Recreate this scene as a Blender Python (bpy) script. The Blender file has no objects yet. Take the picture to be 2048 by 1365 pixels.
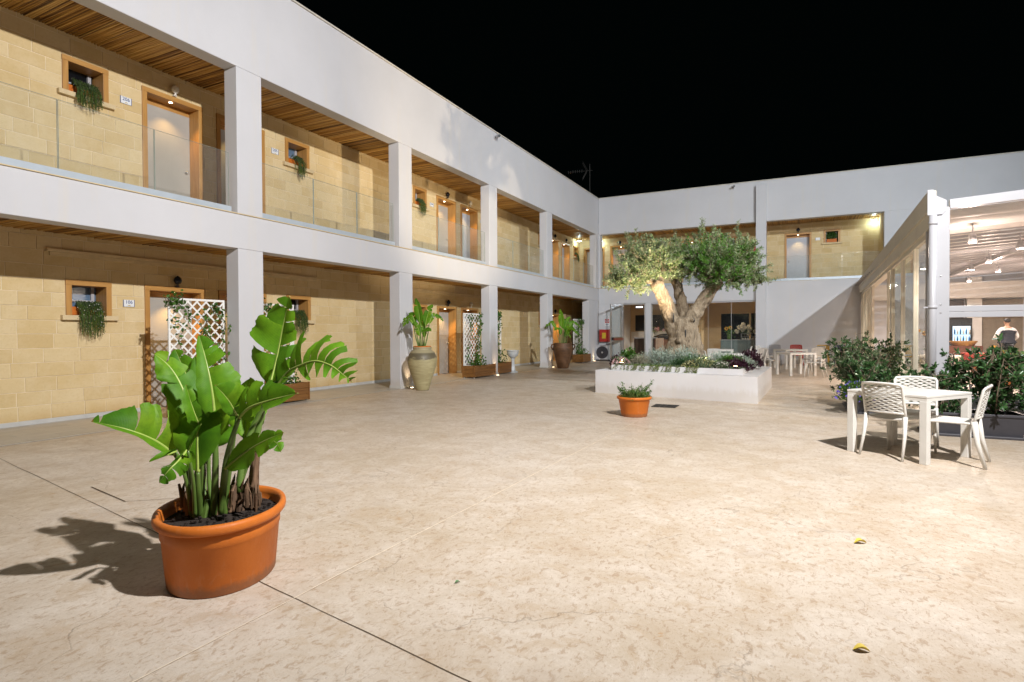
import bpy, math, random
import numpy as np
from mathutils import Vector, Matrix

random.seed(7)
RNG = np.random.default_rng(11)
scene = bpy.context.scene
col = scene.collection

# ------------------------------------------------------------------ camera
CAM_H = 1.40
FPX, CX, CY = 1163.7, 1024.0, 682.5          # in pixels of the 2048 px wide photograph
_yaw, _pitch, _roll = 0.46288587, -0.0148227, -0.00473812
_f = Vector((-math.sin(_yaw) * math.cos(_pitch), math.cos(_yaw) * math.cos(_pitch), math.sin(_pitch)))
_r0 = Vector((math.cos(_yaw), math.sin(_yaw), 0.0))
_u0 = _r0.cross(_f)
CR = _r0 * math.cos(_roll) + _u0 * math.sin(_roll)
CU = -_r0 * math.sin(_roll) + _u0 * math.cos(_roll)
CF = _f
CPOS = Vector((0, 0, CAM_H))
cam_d = bpy.data.cameras.new('camera')
cam_d.sensor_width = 36.0
cam_d.lens = FPX / 2048.0 * 36.0
cam_d.clip_start = 0.05
cam_d.clip_end = 500.0
cam = bpy.data.objects.new('camera', cam_d)
col.objects.link(cam)
cam.matrix_world = Matrix(((CR.x, CU.x, -CF.x, 0), (CR.y, CU.y, -CF.y, 0), (CR.z, CU.z, -CF.z, CAM_H), (0, 0, 0, 1)))
scene.camera = cam


def at(px, py, depth):
    """the point that lies depth metres in front of the camera in the direction of a pixel"""
    return CPOS + (CF + CR * ((px - CX) / FPX) - CU * ((py - CY) / FPX)) * depth


def project(p):
    d = Vector(p) - CPOS
    z = d.dot(CF)
    return (CX + FPX * d.dot(CR) / z, CY - FPX * d.dot(CU) / z, z)


# ------------------------------------------------------------------ night sky
world = bpy.data.worlds.new('World')
scene.world = world
world.use_nodes = True
_wn = world.node_tree
_bg = _wn.nodes['Background']
_bg.inputs['Color'].default_value = (0.25, 0.55, 0.5, 1)
_bg.inputs['Strength'].default_value = 0.0016

# ------------------------------------------------------------------ yard floodlights (real lamps, outside the frame)


def lamp(name, kind, loc, power, color, target=None, size=0.1, angle=None, blend=0.5, parent=None):
    d = bpy.data.lights.new(name, kind)
    d.energy = power
    d.color = color
    if kind in ('POINT', 'SPOT'):
        d.shadow_soft_size = size
    if kind == 'SPOT':
        d.spot_size = math.radians(angle)
        d.spot_blend = blend
    if kind == 'AREA':
        d.size = size
    o = bpy.data.objects.new(name, d)
    col.objects.link(o)
    o.location = loc
    if target is not None:
        o.rotation_euler = (Vector(target) - Vector(loc)).to_track_quat('-Z', 'Y').to_euler()
    return o


L1 = Vector((3.4, 2.3, 7.73))
L2 = Vector((9.0, 8.0, 9.5))
lamp('yard_flood_lamp', 'SPOT', L1, 8700, (0.99, 0.975, 0.975), (-8.2, 12.6, 0.2), 0.12, 133, 1.0)
lamp('rear_flood_lamp', 'SPOT', L2, 9800, (0.88, 0.95, 1.0), (-2.6, 24.5, 2.6), 0.15, 94, 0.9)

scene.view_settings.view_transform = 'Standard'
scene.view_settings.look = 'None'
scene.view_settings.exposure = 0.18
scene.view_settings.gamma = 1.0
scene.view_settings.use_curve_mapping = False
try:
    scene.cycles.max_bounces = 10
    scene.cycles.diffuse_bounces = 7
    scene.cycles.transparent_max_bounces = 16
    scene.cycles.use_denoising = True
    scene.cycles.sample_clamp_indirect = 6.0
except Exception:
    pass

# ------------------------------------------------------------------ mesh helpers


class MB:
    def __init__(self):
        self.v, self.f, self.uv = [], [], None

    def add(self, vs, fs):
        n = len(self.v)
        self.v += [tuple(p) for p in vs]
        self.f += [tuple(i + n for i in q) for q in fs]
        return self

    def box(self, x0, x1, y0, y1, z0, z1, M=None):
        vs = [(x0, y0, z0), (x1, y0, z0), (x1, y1, z0), (x0, y1, z0), (x0, y0, z1), (x1, y0, z1), (x1, y1, z1), (x0, y1, z1)]
        if M is not None:
            vs = [tuple(M @ Vector(p)) for p in vs]
        return self.add(vs, [(0, 3, 2, 1), (4, 5, 6, 7), (0, 1, 5, 4), (1, 2, 6, 5), (2, 3, 7, 6), (3, 0, 4, 7)])

    def bar(self, a, b, w, h, up=(0, 0, 1)):
        """a straight bar from a to b, w wide, h high"""
        a, b = Vector(a), Vector(b)
        t = (b - a).normalized()
        up = Vector(up)
        if abs(t.dot(up)) > 0.98:
            up = Vector((1, 0, 0))
        s = t.cross(up).normalized() * (w / 2)
        u = s.cross(t).normalized() * (h / 2)
        vs = [a - s - u, a + s - u, a + s + u, a - s + u, b - s - u, b + s - u, b + s + u, b - s + u]
        return self.add(vs, [(0, 1, 2, 3), (7, 6, 5, 4), (0, 4, 5, 1), (1, 5, 6, 2), (2, 6, 7, 3), (3, 7, 4, 0)])

    def tube(self, pts, rad, n=8, cap=True, flat=1.0, seed=None, jit=0.0):
        pts = [Vector(p) for p in pts]
        if not isinstance(rad, (list, tuple)):
            rad = [rad] * len(pts)
        rs = random.Random(seed)
        rings = []
        ref = None
        for i, p in enumerate(pts):
            t = (pts[min(i + 1, len(pts) - 1)] - pts[max(i - 1, 0)])
            if t.length < 1e-9:
                t = Vector((0, 0, 1))
            t.normalize()
            if ref is None:
                ref = Vector((1, 0, 0)) if abs(t.x) < 0.8 else Vector((0, 1, 0))
            s = (ref - t * ref.dot(t)).normalized()
            ref = s
            u = t.cross(s)
            rings.append([p + (s * math.cos(2 * math.pi * k / n) + u * math.sin(2 * math.pi * k / n) * flat) * rad[i] * (1 + jit * (rs.random() - .5)) for k in range(n)])
        base = len(self.v)
        for r in rings:
            self.v += [tuple(p) for p in r]
        for i in range(len(rings) - 1):
            for k in range(n):
                a = base + i * n + k
                b = base + i * n + (k + 1) % n
                self.f.append((a, b, b + n, a + n))
        if cap:
            self.f.append(tuple(base + k for k in reversed(range(n))))
            self.f.append(tuple(base + (len(rings) - 1) * n + k for k in range(n)))
        return self

    def lathe(self, prof, n=24, sx=1.0, sy=1.0, loc=(0, 0, 0), cap=True, wob=None):
        base = len(self.v)
        for i, (r, z) in enumerate(prof):
            for k in range(n):
                a = 2 * math.pi * k / n
                w = 1.0 if wob is None else wob(a, z)
                self.v.append((loc[0] + r * sx * w * math.cos(a), loc[1] + r * sy * w * math.sin(a), loc[2] + z))
        for i in range(len(prof) - 1):
            for k in range(n):
                a = base + i * n + k
                b = base + i * n + (k + 1) % n
                self.f.append((a, b, b + n, a + n))
        if cap:
            self.f.append(tuple(base + k for k in reversed(range(n))))
            self.f.append(tuple(base + (len(prof) - 1) * n + k for k in range(n)))
        return self

    def disc(self, c, rx, ry, n=16, z=None):
        b = len(self.v)
        for k in range(n):
            a = 2 * math.pi * k / n
            self.v.append((c[0] + rx * math.cos(a), c[1] + ry * math.sin(a), c[2]))
        self.f.append(tuple(b + k for k in range(n)))
        return self

    def ball(self, c, rx, ry=None, rz=None, n=10, m=7):
        ry = rx if ry is None else ry
        rz = rx if rz is None else rz
        prof = [(max(1e-4, math.sin(math.pi * i / (m - 1))), -math.cos(math.pi * i / (m - 1))) for i in range(m)]
        b = len(self.v)
        for r, z in prof:
            for k in range(n):
                a = 2 * math.pi * k / n
                self.v.append((c[0] + rx * r * math.cos(a), c[1] + ry * r * math.sin(a), c[2] + rz * z))
        for i in range(m - 1):
            for k in range(n):
                self.f.append((b + i * n + k, b + i * n + (k + 1) % n, b + (i + 1) * n + (k + 1) % n, b + (i + 1) * n + k))
        return self

    def build(self, name, mat, parent=None, smooth=False, world=True, bevel=0.0, bseg=2):
        me = bpy.data.meshes.new(name)
        off = parent_loc(parent) if (parent is not None and world) else Vector((0, 0, 0))
        vs = self.v if off.length < 1e-9 else [(p[0] - off.x, p[1] - off.y, p[2] - off.z) for p in self.v]
        me.from_pydata(vs, [], self.f)
        if self.uv is not None:
            ul = me.uv_layers.new(name='UVMap')
            vi = np.empty(len(me.loops), dtype=np.int32)
            me.loops.foreach_get('vertex_index', vi)
            ul.data.foreach_set('uv', np.asarray(self.uv, dtype=np.float32)[vi].ravel())
        if mat is not None:
            me.materials.append(mat)
        if smooth:
            me.polygons.foreach_set('use_smooth', [True] * len(me.polygons))
        me.update()
        o = bpy.data.objects.new(name, me)
        col.objects.link(o)
        if parent is not None:
            o.parent = parent
        if bevel > 0:
            b = o.modifiers.new('bevel', 'BEVEL')
            b.width = bevel
            b.segments = bseg
            b.limit_method = 'ANGLE'
        return o


def parent_loc(p):
    v = Vector((0, 0, 0))
    while p is not None:
        v += p.location
        p = p.parent
    return v


def tag(o, label=None, cat=None, group=None, kind=None):
    if label:
        o['label'] = label
    if cat:
        o['category'] = cat
    if group:
        o['group'] = group
    if kind:
        o['kind'] = kind
    return o


def thing(name, loc, label, cat, group=None, rz=0.0):
    o = bpy.data.objects.new(name, None)
    o.empty_display_size = 0.1
    col.objects.link(o)
    o.location = loc
    o.rotation_euler = (0, 0, rz)
    return tag(o, label, cat, group)


def kids(o):
    return [c for c in bpy.data.objects if c.parent == o]


def copy_tree(o, parent=None, memo=None):
    c = o.copy()
    col.objects.link(c)
    c.parent = parent
    for ch in CHILD.get(o.name, []) or kids(o):
        copy_tree(ch, c)
    return c


CHILD = {}


def clone(root, loc, rz, label, group=None):
    c = copy_tree(root)
    c.location = loc
    c.rotation_euler = (0, 0, rz)
    c['label'] = label
    if group:
        c['group'] = group
    return c


def numpy_obj(name, V, F, mat, parent=None, uv=None, smooth=False, world=True):
    """V (n,3) float, F (m,k) int"""
    V = np.asarray(V, dtype=np.float32)
    F = np.asarray(F, dtype=np.int32)
    if parent is not None and world:
        V = V - np.array(parent_loc(parent), dtype=np.float32)
    me = bpy.data.meshes.new(name)
    k = F.shape[1]
    me.vertices.add(len(V))
    me.vertices.foreach_set('co', V.ravel())
    me.loops.add(F.size)
    me.loops.foreach_set('vertex_index', F.ravel())
    me.polygons.add(len(F))
    me.polygons.foreach_set('loop_start', np.arange(0, F.size, k, dtype=np.int32))
    me.polygons.foreach_set('loop_total', np.full(len(F), k, dtype=np.int32))
    if uv is not None:
        ul = me.uv_layers.new(name='UVMap')
        ul.data.foreach_set('uv', np.asarray(uv, dtype=np.float32)[F.ravel()].ravel())
    me.update(calc_edges=True)
    me.validate()
    me.materials.append(mat)
    if smooth:
        me.polygons.foreach_set('use_smooth', [True] * len(me.polygons))
    o = bpy.data.objects.new(name, me)
    col.objects.link(o)
    if parent is not None:
        o.parent = parent
    return o


def leaf_cloud(name, P, D, L, W, mat, parent=None, fold=0.25, seed=1, shape='diamond', world=True):
    """many small leaves: base points P (n,3), directions D (n,3), lengths, widths"""
    rg = np.random.default_rng(seed)
    P = np.asarray(P, float)
    D = np.asarray(D, float)
    n = len(P)
    D = D / (np.linalg.norm(D, axis=1, keepdims=True) + 1e-9)
    R = rg.normal(size=(n, 3))
    S = np.cross(D, R)
    S /= (np.linalg.norm(S, axis=1, keepdims=True) + 1e-9)
    Nn = np.cross(S, D)
    L = np.broadcast_to(np.asarray(L, float), (n,))[:, None]
    W = np.broadcast_to(np.asarray(W, float), (n,))[:, None]
    if shape == 'diamond':
        a = P
        b = P + D * L * 0.55 + S * W * 0.5 + Nn * W * fold
        c = P + D * L - Nn * L * 0.12
        d = P + D * L * 0.55 - S * W * 0.5 + Nn * W * fold
        V = np.stack([a, b, c, d], 1).reshape(-1, 3)
        i = np.arange(n)[:, None] * 4
        F = np.concatenate([i + np.array([[0, 1, 2]]), i + np.array([[0, 2, 3]])], 0)
    else:                                  # rounder, six-sided
        a = P
        b = P + D * L * 0.35 + S * W * 0.42 + Nn * W * fold * .6
        c = P + D * L * 0.75 + S * W * 0.42 + Nn * W * fold * .6
        d = P + D * L - Nn * L * 0.1
        e = P + D * L * 0.75 - S * W * 0.42 + Nn * W * fold * .6
        f = P + D * L * 0.35 - S * W * 0.42 + Nn * W * fold * .6
        V = np.stack([a, b, c, d, e, f], 1).reshape(-1, 3)
        i = np.arange(n)[:, None] * 6
        F = np.concatenate([i + np.array([[0, 1, 2]]), i + np.array([[0, 2, 3]]), i + np.array([[0, 3, 4]]), i + np.array([[0, 4, 5]])], 0)
    return numpy_obj(name, V, F, mat, parent, world=world)


# ------------------------------------------------------------------ materials


class NT:
    def __init__(self, name):
        self.m = bpy.data.materials.new(name)
        self.m.use_nodes = True
        self.t = self.m.node_tree
        self.b = self.t.nodes['Principled BSDF']
        self.out = self.t.nodes['Material Output']

    def n(self, typ, **kw):
        nd = self.t.nodes.new(typ)
        for k, v in kw.items():
            if k.startswith('i_'):
                nd.inputs[k[2:].replace('_', ' ')].default_value = v
            else:
                setattr(nd, k, v)
        return nd

    def l(self, a, b):
        self.t.links.new(a, b)

    def pos(self, scale=(1, 1, 1), obj=False):
        if obj:
            src = self.n('ShaderNodeTexCoord').outputs['Object']
        else:
            src = self.n('ShaderNodeNewGeometry').outputs['Position']
        mp = self.n('ShaderNodeMapping')
        mp.inputs['Scale'].default_value = scale
        self.l(src, mp.inputs['Vector'])
        return mp.outputs['Vector']

    def noise(self, vec, scale, detail=4, rough=0.55, dist=0.0):
        nd = self.n('ShaderNodeTexNoise')
        nd.inputs['Scale'].default_value = scale
        nd.inputs['Detail'].default_value = detail
        nd.inputs['Roughness'].default_value = rough
        nd.inputs['Distortion'].default_value = dist
        self.l(vec, nd.inputs['Vector'])
        return nd.outputs['Fac']

    def ramp(self, fac, stops):
        r = self.n('ShaderNodeValToRGB')
        e = r.color_ramp.elements
        while len(e) < len(stops):
            e.new(0.5)
        for i, (p, c) in enumerate(stops):
            e[i].position = p
            if not isinstance(c, (tuple, list)):
                c = (c, c, c)
            e[i].color = (*c[:3], 1)
        self.l(fac, r.inputs['Fac'])
        return r.outputs['Color']

    def mix(self, fac, a, b, mode='MIX'):
        m = self.n('ShaderNodeMix', data_type='RGBA', blend_type=mode)
        for sock, v in ((m.inputs[0], fac), (m.inputs[6], a), (m.inputs[7], b)):
            if hasattr(v, 'is_linked'):
                self.l(v, sock)
            elif isinstance(v, (tuple, list)):
                sock.default_value = (*v[:3], 1)
            else:
                sock.default_value = v
        return m.outputs[2]

    def math(self, op, a, b=0.5):
        m = self.n('ShaderNodeMath', operation=op)
        for s, v in ((m.inputs[0], a), (m.inputs[1], b)):
            if hasattr(v, 'is_linked'):
                self.l(v, s)
            else:
                s.default_value = v
        return m.outputs[0]

    def bump(self, h, strength=0.2, dist=0.01):
        b = self.n('ShaderNodeBump')
        b.inputs['Strength'].default_value = strength
        b.inputs['Distance'].default_value = dist
        self.l(h, b.inputs['Height'])
        self.l(b.outputs['Normal'], self.b.inputs['Normal'])

    def rand(self):
        a = self.n('ShaderNodeObjectInfo').outputs['Random']
        g = self.n('ShaderNodeNewGeometry').outputs['Random Per Island']
        return self.math('FRACT', self.math('ADD', a, g))


def pm(name, color, rough=0.5, metal=0.0, spec=0.5, var=0.12, scale=6.0, bump=0.0, bscale=60.0, stretch=(1, 1, 1), emit=None, estr=0.0):
    k = NT(name)
    v = k.pos(stretch)
    f = k.noise(v, scale, 5)
    c2 = tuple(max(0, x * (1 - var)) for x in color)
    c1 = tuple(min(1, x * (1 + var)) for x in color)
    k.l(k.ramp(f, [(0.3, c2), (0.7, c1)]), k.b.inputs['Base Color'])
    k.b.inputs['Roughness'].default_value = rough
    k.b.inputs['Metallic'].default_value = metal
    k.b.inputs['Specular IOR Level'].default_value = spec
    if bump > 0:
        k.bump(k.noise(k.pos(stretch), bscale, 4), bump, 0.01)
    if emit:
        k.b.inputs['Emission Color'].default_value = (*emit, 1)
        k.b.inputs['Emission Strength'].default_value = estr
    return k.m


def wood(name, c0, c1, rough=0.5, axis='z', scale=14.0, obj=False):
    k = NT(name)
    st = {'x': (0.06, 1, 1), 'y': (1, 0.06, 1), 'z': (1, 1, 0.06)}[axis]
    v = k.pos(st, obj)
    f = k.noise(v, scale, 6, 0.6, 1.2)
    g = k.noise(v, scale * 5, 3, 0.6)
    big = k.noise(k.pos((1, 1, 1), obj), 2.2, 2)
    c = k.ramp(f, [(0.32, c0), (0.62, c1)])
    c = k.mix(k.math('MULTIPLY', g, 0.35), c, tuple(x * 0.55 for x in c0))
    c = k.mix(k.math('MULTIPLY', k.rand(), 0.3), c, tuple(x * 0.75 for x in c1))
    c = k.mix(k.math('MULTIPLY', big, 0.25), c, tuple(x * 0.7 for x in c1))
    k.l(c, k.b.inputs['Base Color'])
    k.b.inputs['Roughness'].default_value = rough
    k.bump(f, 0.15, 0.004)
    return k.m


def leaf_mat(name, c0, c1, rough=0.4, trans=0.35, back=None):
    k = NT(name)
    r = k.rand()
    f = k.noise(k.pos(), 3.0, 3)
    c = k.ramp(k.math('ADD', k.math('MULTIPLY', r, 0.65), k.math('MULTIPLY', f, 0.35)), [(0.2, c0), (0.8, c1)])
    if back is not None:
        bf = k.n('ShaderNodeNewGeometry').outputs['Backfacing']
        c = k.mix(bf, c, back)
    k.l(c, k.b.inputs['Base Color'])
    k.b.inputs['Roughness'].default_value = rough
    tr = k.n('ShaderNodeBsdfTranslucent')
    k.l(c, tr.inputs['Color'])
    mx = k.n('ShaderNodeMixShader')
    mx.inputs['Fac'].default_value = trans
    k.l(k.b.outputs[0], mx.inputs[1])
    k.l(tr.outputs[0], mx.inputs[2])
    k.l(mx.outputs[0], k.out.inputs['Surface'])
    return k.m


def glass_mat(name, tint=(0.93, 0.97, 0.95), rough=0.0, ior=1.5, boost=1.0, haze=0.0):
    k = NT(name)
    tr = k.n('ShaderNodeBsdfTransparent')
    tr.inputs['Color'].default_value = (*tint, 1)
    gl = k.n('ShaderNodeBsdfGlossy')
    gl.inputs['Roughness'].default_value = rough
    fr = k.n('ShaderNodeFresnel')
    fr.inputs['IOR'].default_value = ior
    front = k.math('SUBTRACT', 1.0, k.n('ShaderNodeNewGeometry').outputs['Backfacing'])
    fac = k.math('MULTIPLY', k.math('MULTIPLY', fr.outputs[0], boost), front)
    mx = k.n('ShaderNodeMixShader')
    k.l(fac, mx.inputs[0])
    k.l(tr.outputs[0], mx.inputs[1])
    k.l(gl.outputs[0], mx.inputs[2])
    last = mx.outputs[0]
    if haze > 0:
        df = k.n('ShaderNodeBsdfDiffuse')
        df.inputs['Color'].default_value = (0.8, 0.82, 0.8, 1)
        m2 = k.n('ShaderNodeMixShader')
        k.l(k.math('MULTIPLY', k.noise(k.pos((1, 1, .4)), 3.0, 4), haze), m2.inputs[0])
        k.l(last, m2.inputs[1])
        k.l(df.outputs[0], m2.inputs[2])
        last = m2.outputs[0]
    k.l(last, k.out.inputs['Surface'])
    return k.m


def emit_mat(name, color, strength):
    k = NT(name)
    k.b.inputs['Base Color'].default_value = (*color, 1)
    k.b.inputs['Emission Color'].default_value = (*color, 1)
    k.b.inputs['Emission Strength'].default_value = strength
    return k.m


def plaster(name, color, stain=(0.62, 0.55, 0.42)):
    k = NT(name)
    v = k.pos((1, 1, 1))
    big = k.noise(v, 0.6, 5, 0.6)
    fine = k.noise(v, 9, 5, 0.6)
    c = k.ramp(big, [(0.3, tuple(x * 0.92 for x in color)), (0.7, color)])
    c = k.mix(k.math('MULTIPLY', fine, 0.08), c, tuple(x * 0.7 for x in color))
    streak = k.noise(k.pos((2.2, 2.2, 0.16)), 2.0, 5, 0.62)
    sfac = k.ramp(streak, [(0.54, 0.0), (0.80, 0.30)])
    c = k.mix(sfac, c, stain)
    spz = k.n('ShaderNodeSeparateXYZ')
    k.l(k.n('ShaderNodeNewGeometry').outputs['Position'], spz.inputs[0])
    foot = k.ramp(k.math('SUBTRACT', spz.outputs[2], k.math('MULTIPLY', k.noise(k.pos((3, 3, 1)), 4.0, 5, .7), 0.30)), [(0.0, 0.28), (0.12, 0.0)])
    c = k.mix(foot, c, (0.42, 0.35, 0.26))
    k.l(c, k.b.inputs['Base Color'])
    k.b.inputs['Roughness'].default_value = 0.72
    k.b.inputs['Specular IOR Level'].default_value = 0.25
    k.bump(k.math('ADD', k.noise(v, 45, 4), k.math('MULTIPLY', k.noise(v, 4, 3), 2.0)), 0.12, 0.006)
    return k.m


MAT = {}
MAT['plaster'] = plaster('white plaster', (0.575, 0.575, 0.595))
MAT['plaster_bed'] = plaster('planter plaster', (0.66, 0.645, 0.645))

k = NT('tuff stone')
v = k.pos()
n1 = k.noise(v, 2.3, 5, 0.62)
n2 = k.noise(v, 26, 6, 0.7)
n3 = k.noise(k.pos((1, 1, 3.5)), 8, 4, 0.6)
c = k.ramp(k.rand(), [(0.0, (0.575, 0.43, 0.215)), (0.5, (0.62, 0.475, 0.25)), (1.0, (0.65, 0.515, 0.295))])
c = k.mix(k.math('MULTIPLY', k.ramp(n1, [(0.42, 0.0), (0.75, 1.0)]), 0.5), c, (0.72, 0.605, 0.40))
c = k.mix(k.math('MULTIPLY', k.ramp(n2, [(0.5, 0.0), (0.72, 1.0)]), 0.22), c, (0.42, 0.28, 0.10))
c = k.mix(k.math('MULTIPLY', k.ramp(n3, [(0.55, 0.0), (0.8, 1.0)]), 0.25), c, (0.72, 0.60, 0.39))
sepz = k.n('ShaderNodeSeparateXYZ')
k.l(k.n('ShaderNodeNewGeometry').outputs['Position'], sepz.inputs[0])
damp = k.ramp(k.math('ADD', sepz.outputs[2], k.math('MULTIPLY', k.noise(k.pos((1, 1, .4)), 1.6, 4), 0.35)), [(0.17, 1.0), (0.42, 0.0)])
c = k.mix(k.math('MULTIPLY', damp, 0.65), c, (0.46, 0.285, 0.10))
k.l(c, k.b.inputs['Base Color'])
k.b.inputs['Roughness'].default_value = 0.9
k.b.inputs['Specular IOR Level'].default_value = 0.15
k.bump(k.math('ADD', n2, k.math('MULTIPLY', k.noise(v, 90, 3), .6)), 0.6, 0.007)
MAT['stone'] = k.m
MAT['mortar'] = pm('pale mortar', (0.72, 0.61, 0.42), 0.9, spec=0.1, var=0.14, scale=5, bump=0.3)
MAT['sillstone'] = pm('sill stone', (0.60, 0.48, 0.29), 0.85, spec=0.2, var=0.1, bump=0.25)

MAT['pine'] = wood('pine wood', (0.40, 0.19, 0.045), (0.56, 0.30, 0.085), 0.45, 'z', 16)
MAT['pine_h'] = wood('pine wood across', (0.40, 0.19, 0.045), (0.56, 0.30, 0.085), 0.45, 'y', 16)
MAT['planterwood'] = wood('stained planter wood', (0.12, 0.048, 0.012), (0.30, 0.135, 0.035), 0.42, 'y', 11)
k = NT('reed cane')
r = k.rand()
c = k.ramp(r, [(0.0, (0.09, 0.036, 0.007)), (0.14, (0.22, 0.10, 0.018)), (0.3, (0.46, 0.24, 0.05)), (0.8, (0.66, 0.39, 0.10)), (1.0, (0.78, 0.52, 0.18))])
c = k.mix(k.math('MULTIPLY', k.noise(k.pos((.6, 6, 6)), 3, 4), 0.5), c, (0.14, 0.06, 0.015))
k.l(c, k.b.inputs['Base Color'])
k.b.inputs['Roughness'].default_value = 0.45
MAT['reed'] = k.m

k = NT('wood look floor tile')
v = k.pos((4, 0.35, 1))
f1 = k.noise(v, 5, 6, 0.65, 0.6)
c = k.ramp(f1, [(0.3, (0.30, 0.265, 0.215)), (0.7, (0.46, 0.42, 0.355))])
c = k.mix(k.math('MULTIPLY', k.rand(), 0.4), c, (0.50, 0.46, 0.40))
k.l(c, k.b.inputs['Base Color'])
k.b.inputs['Roughness'].default_value = 0.42
k.bump(f1, 0.1, 0.003)
MAT['floortile'] = k.m
MAT['skirting'] = pm('grey skirting tile', (0.50, 0.50, 0.48), 0.35, var=0.08)
MAT['grout'] = pm('grout', (0.22, 0.20, 0.17), 0.9)

# stamped concrete of the yard
k = NT('stamped concrete')
v = k.pos()
warp = k.noise(v, 0.8, 3)
big = k.noise(v, 0.42, 5, 0.6)
mid = k.noise(k.pos((1.0, 1.0, 1)), 2.6, 8, 0.72, 0.6)
fine = k.noise(k.pos((1.25, 0.8, 1)), 21, 6, 0.72, 0.6)
fine2 = k.noise(k.pos((1.6, 0.8, 1)), 60, 4, 0.7, 0.3)
c = k.ramp(big, [(0.3, (0.45, 0.365, 0.265)), (0.5, (0.525, 0.445, 0.355)), (0.72, (0.575, 0.505, 0.425))])
c = k.mix(k.math('MULTIPLY', k.ramp(mid, [(0.50, 0.0), (0.66, 1.0)]), 0.40), c, (0.68, 0.61, 0.53))
c = k.mix(k.math('MULTIPLY', k.ramp(mid, [(0.34, 1.0), (0.50, 0.0)]), 0.34), c, (0.37, 0.26, 0.155))
c = k.mix(k.math('MULTIPLY', k.ramp(fine, [(0.54, 0.0), (0.60, 1.0)]), 0.55), c, (0.33, 0.225, 0.14))
c = k.mix(k.math('MULTIPLY', k.ramp(fine2, [(0.56, 0.0), (0.66, 1.0)]), 0.45), c, (0.30, 0.21, 0.13))
c = k.mix(k.math('MULTIPLY', k.ramp(fine, [(0.30, 1.0), (0.42, 0.0)]), 0.35), c, (0.72, 0.66, 0.59))
gp = k.noise(k.pos((1, 1, 1)), 1.7, 5, 0.65)
c = k.mix(k.math('MULTIPLY', k.ramp(gp, [(0.58, 0.0), (0.72, 1.0)]), 0.38), c, (0.40, 0.33, 0.27))
rust = k.noise(k.pos((1, 1, 1)), 2.2, 6, 0.7, 1.0)
c = k.mix(k.math('MULTIPLY', k.ramp(rust, [(0.66, 0.0), (0.70, 0.9), (0.74, 0.3)]), 0.55), c, (0.42, 0.215, 0.06))
blt = k.noise(k.pos((1, 1, 1)), 5.5, 7, 0.75, 0.9)
c = k.mix(k.math('MULTIPLY', k.ramp(blt, [(0.54, 0.0), (0.59, 1.0)]), 0.34), c, (0.42, 0.305, 0.19))
# thin wandering cracks of the stamp pattern
vo = k.n('ShaderNodeTexVoronoi', feature='DISTANCE_TO_EDGE')
vo.inputs['Scale'].default_value = 0.85
wv = k.n('ShaderNodeVectorMath', operation='ADD')
cmb = k.n('ShaderNodeTexNoise')
cmb.inputs['Scale'].default_value = 1.6
cmb.inputs['Detail'].default_value = 6
k.l(v, cmb.inputs['Vector'])
sc = k.n('ShaderNodeVectorMath', operation='SCALE')
sc.inputs['Scale'].default_value = 0.9
k.l(cmb.outputs['Color'], sc.inputs[0])
k.l(v, wv.inputs[0])
k.l(sc.outputs[0], wv.inputs[1])
k.l(wv.outputs[0], vo.inputs['Vector'])
crk = k.ramp(vo.outputs['Distance'], [(0.0, 1.0), (0.006, 0.0)])
gate = k.ramp(k.noise(v, 1.4, 5, 0.7), [(0.44, 0.0), (0.58, 1.0)])
crf = k.math('MULTIPLY', crk, gate)
c = k.mix(k.math('MULTIPLY', crf, 0.42), c, (0.20, 0.145, 0.10))
k.l(c, k.b.inputs['Base Color'])
rr = k.ramp(mid, [(0.3, 0.52), (0.7, 0.33)])
k.l(rr, k.b.inputs['Roughness'])
k.b.inputs['Specular IOR Level'].default_value = 0.28
h = k.math('ADD', k.math('MULTIPLY', mid, 0.8), k.math('MULTIPLY', fine, -0.35))
h = k.math('SUBTRACT', h, k.math('MULTIPLY', crf, 0.6))
k.bump(h, 0.42, 0.012)
MAT['concrete'] = k.m
MAT['joint'] = pm('dark joint', (0.10, 0.065, 0.035), 0.9, var=0.4, scale=20)
MAT['joint_light'] = pm('pale joint filler', (0.68, 0.585, 0.455), 0.7, var=0.12, scale=20)
MAT['iron'] = pm('cast iron', (0.06, 0.055, 0.05), 0.6, 0.6)

k = NT('terracotta plastic')
f = k.noise(k.pos(), 7, 5)
c = k.ramp(f, [(0.3, (0.50, 0.130, 0.016)), (0.7, (0.57, 0.160, 0.022))])
sp = k.n('ShaderNodeSeparateXYZ')
k.l(k.n('ShaderNodeNewGeometry').outputs['Position'], sp.inputs[0])
lime = k.noise(k.pos((1, 1, 0.35)), 13, 6, 0.7, 0.8)
low = k.ramp(sp.outputs[2], [(0.0, 1.0), (0.30, 0.25)])
c = k.mix(k.math('MULTIPLY', k.math('MULTIPLY', k.ramp(lime, [(0.54, 0.0), (0.72, 1.0)]), low), 0.34), c, (0.60, 0.38, 0.25))
dirt = k.ramp(k.math('SUBTRACT', sp.outputs[2], k.math('MULTIPLY', k.noise(k.pos(), 22, 5, .7), 0.07)), [(0.0, 0.6), (0.035, 0.0)])
c = k.mix(dirt, c, (0.17, 0.10, 0.06))
scr = k.noise(k.pos((1, 1, 9)), 16, 3, 0.5, 2.5)
c = k.mix(k.ramp(scr, [(0.70, 0.0), (0.74, 0.25)]), c, (0.62, 0.40, 0.28))
k.l(c, k.b.inputs['Base Color'])
k.l(k.ramp(lime, [(0.3, 0.42), (0.7, 0.62)]), k.b.inputs['Roughness'])
k.b.inputs['Specular IOR Level'].default_value = 0.25
k.bump(k.noise(k.pos(), 60, 4), 0.08, 0.01)
MAT['terracotta'] = k.m
MAT['soil'] = pm('potting soil', (0.020, 0.012, 0.008), 1.0, var=0.6, scale=30, bump=1.0, bscale=50)
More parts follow.
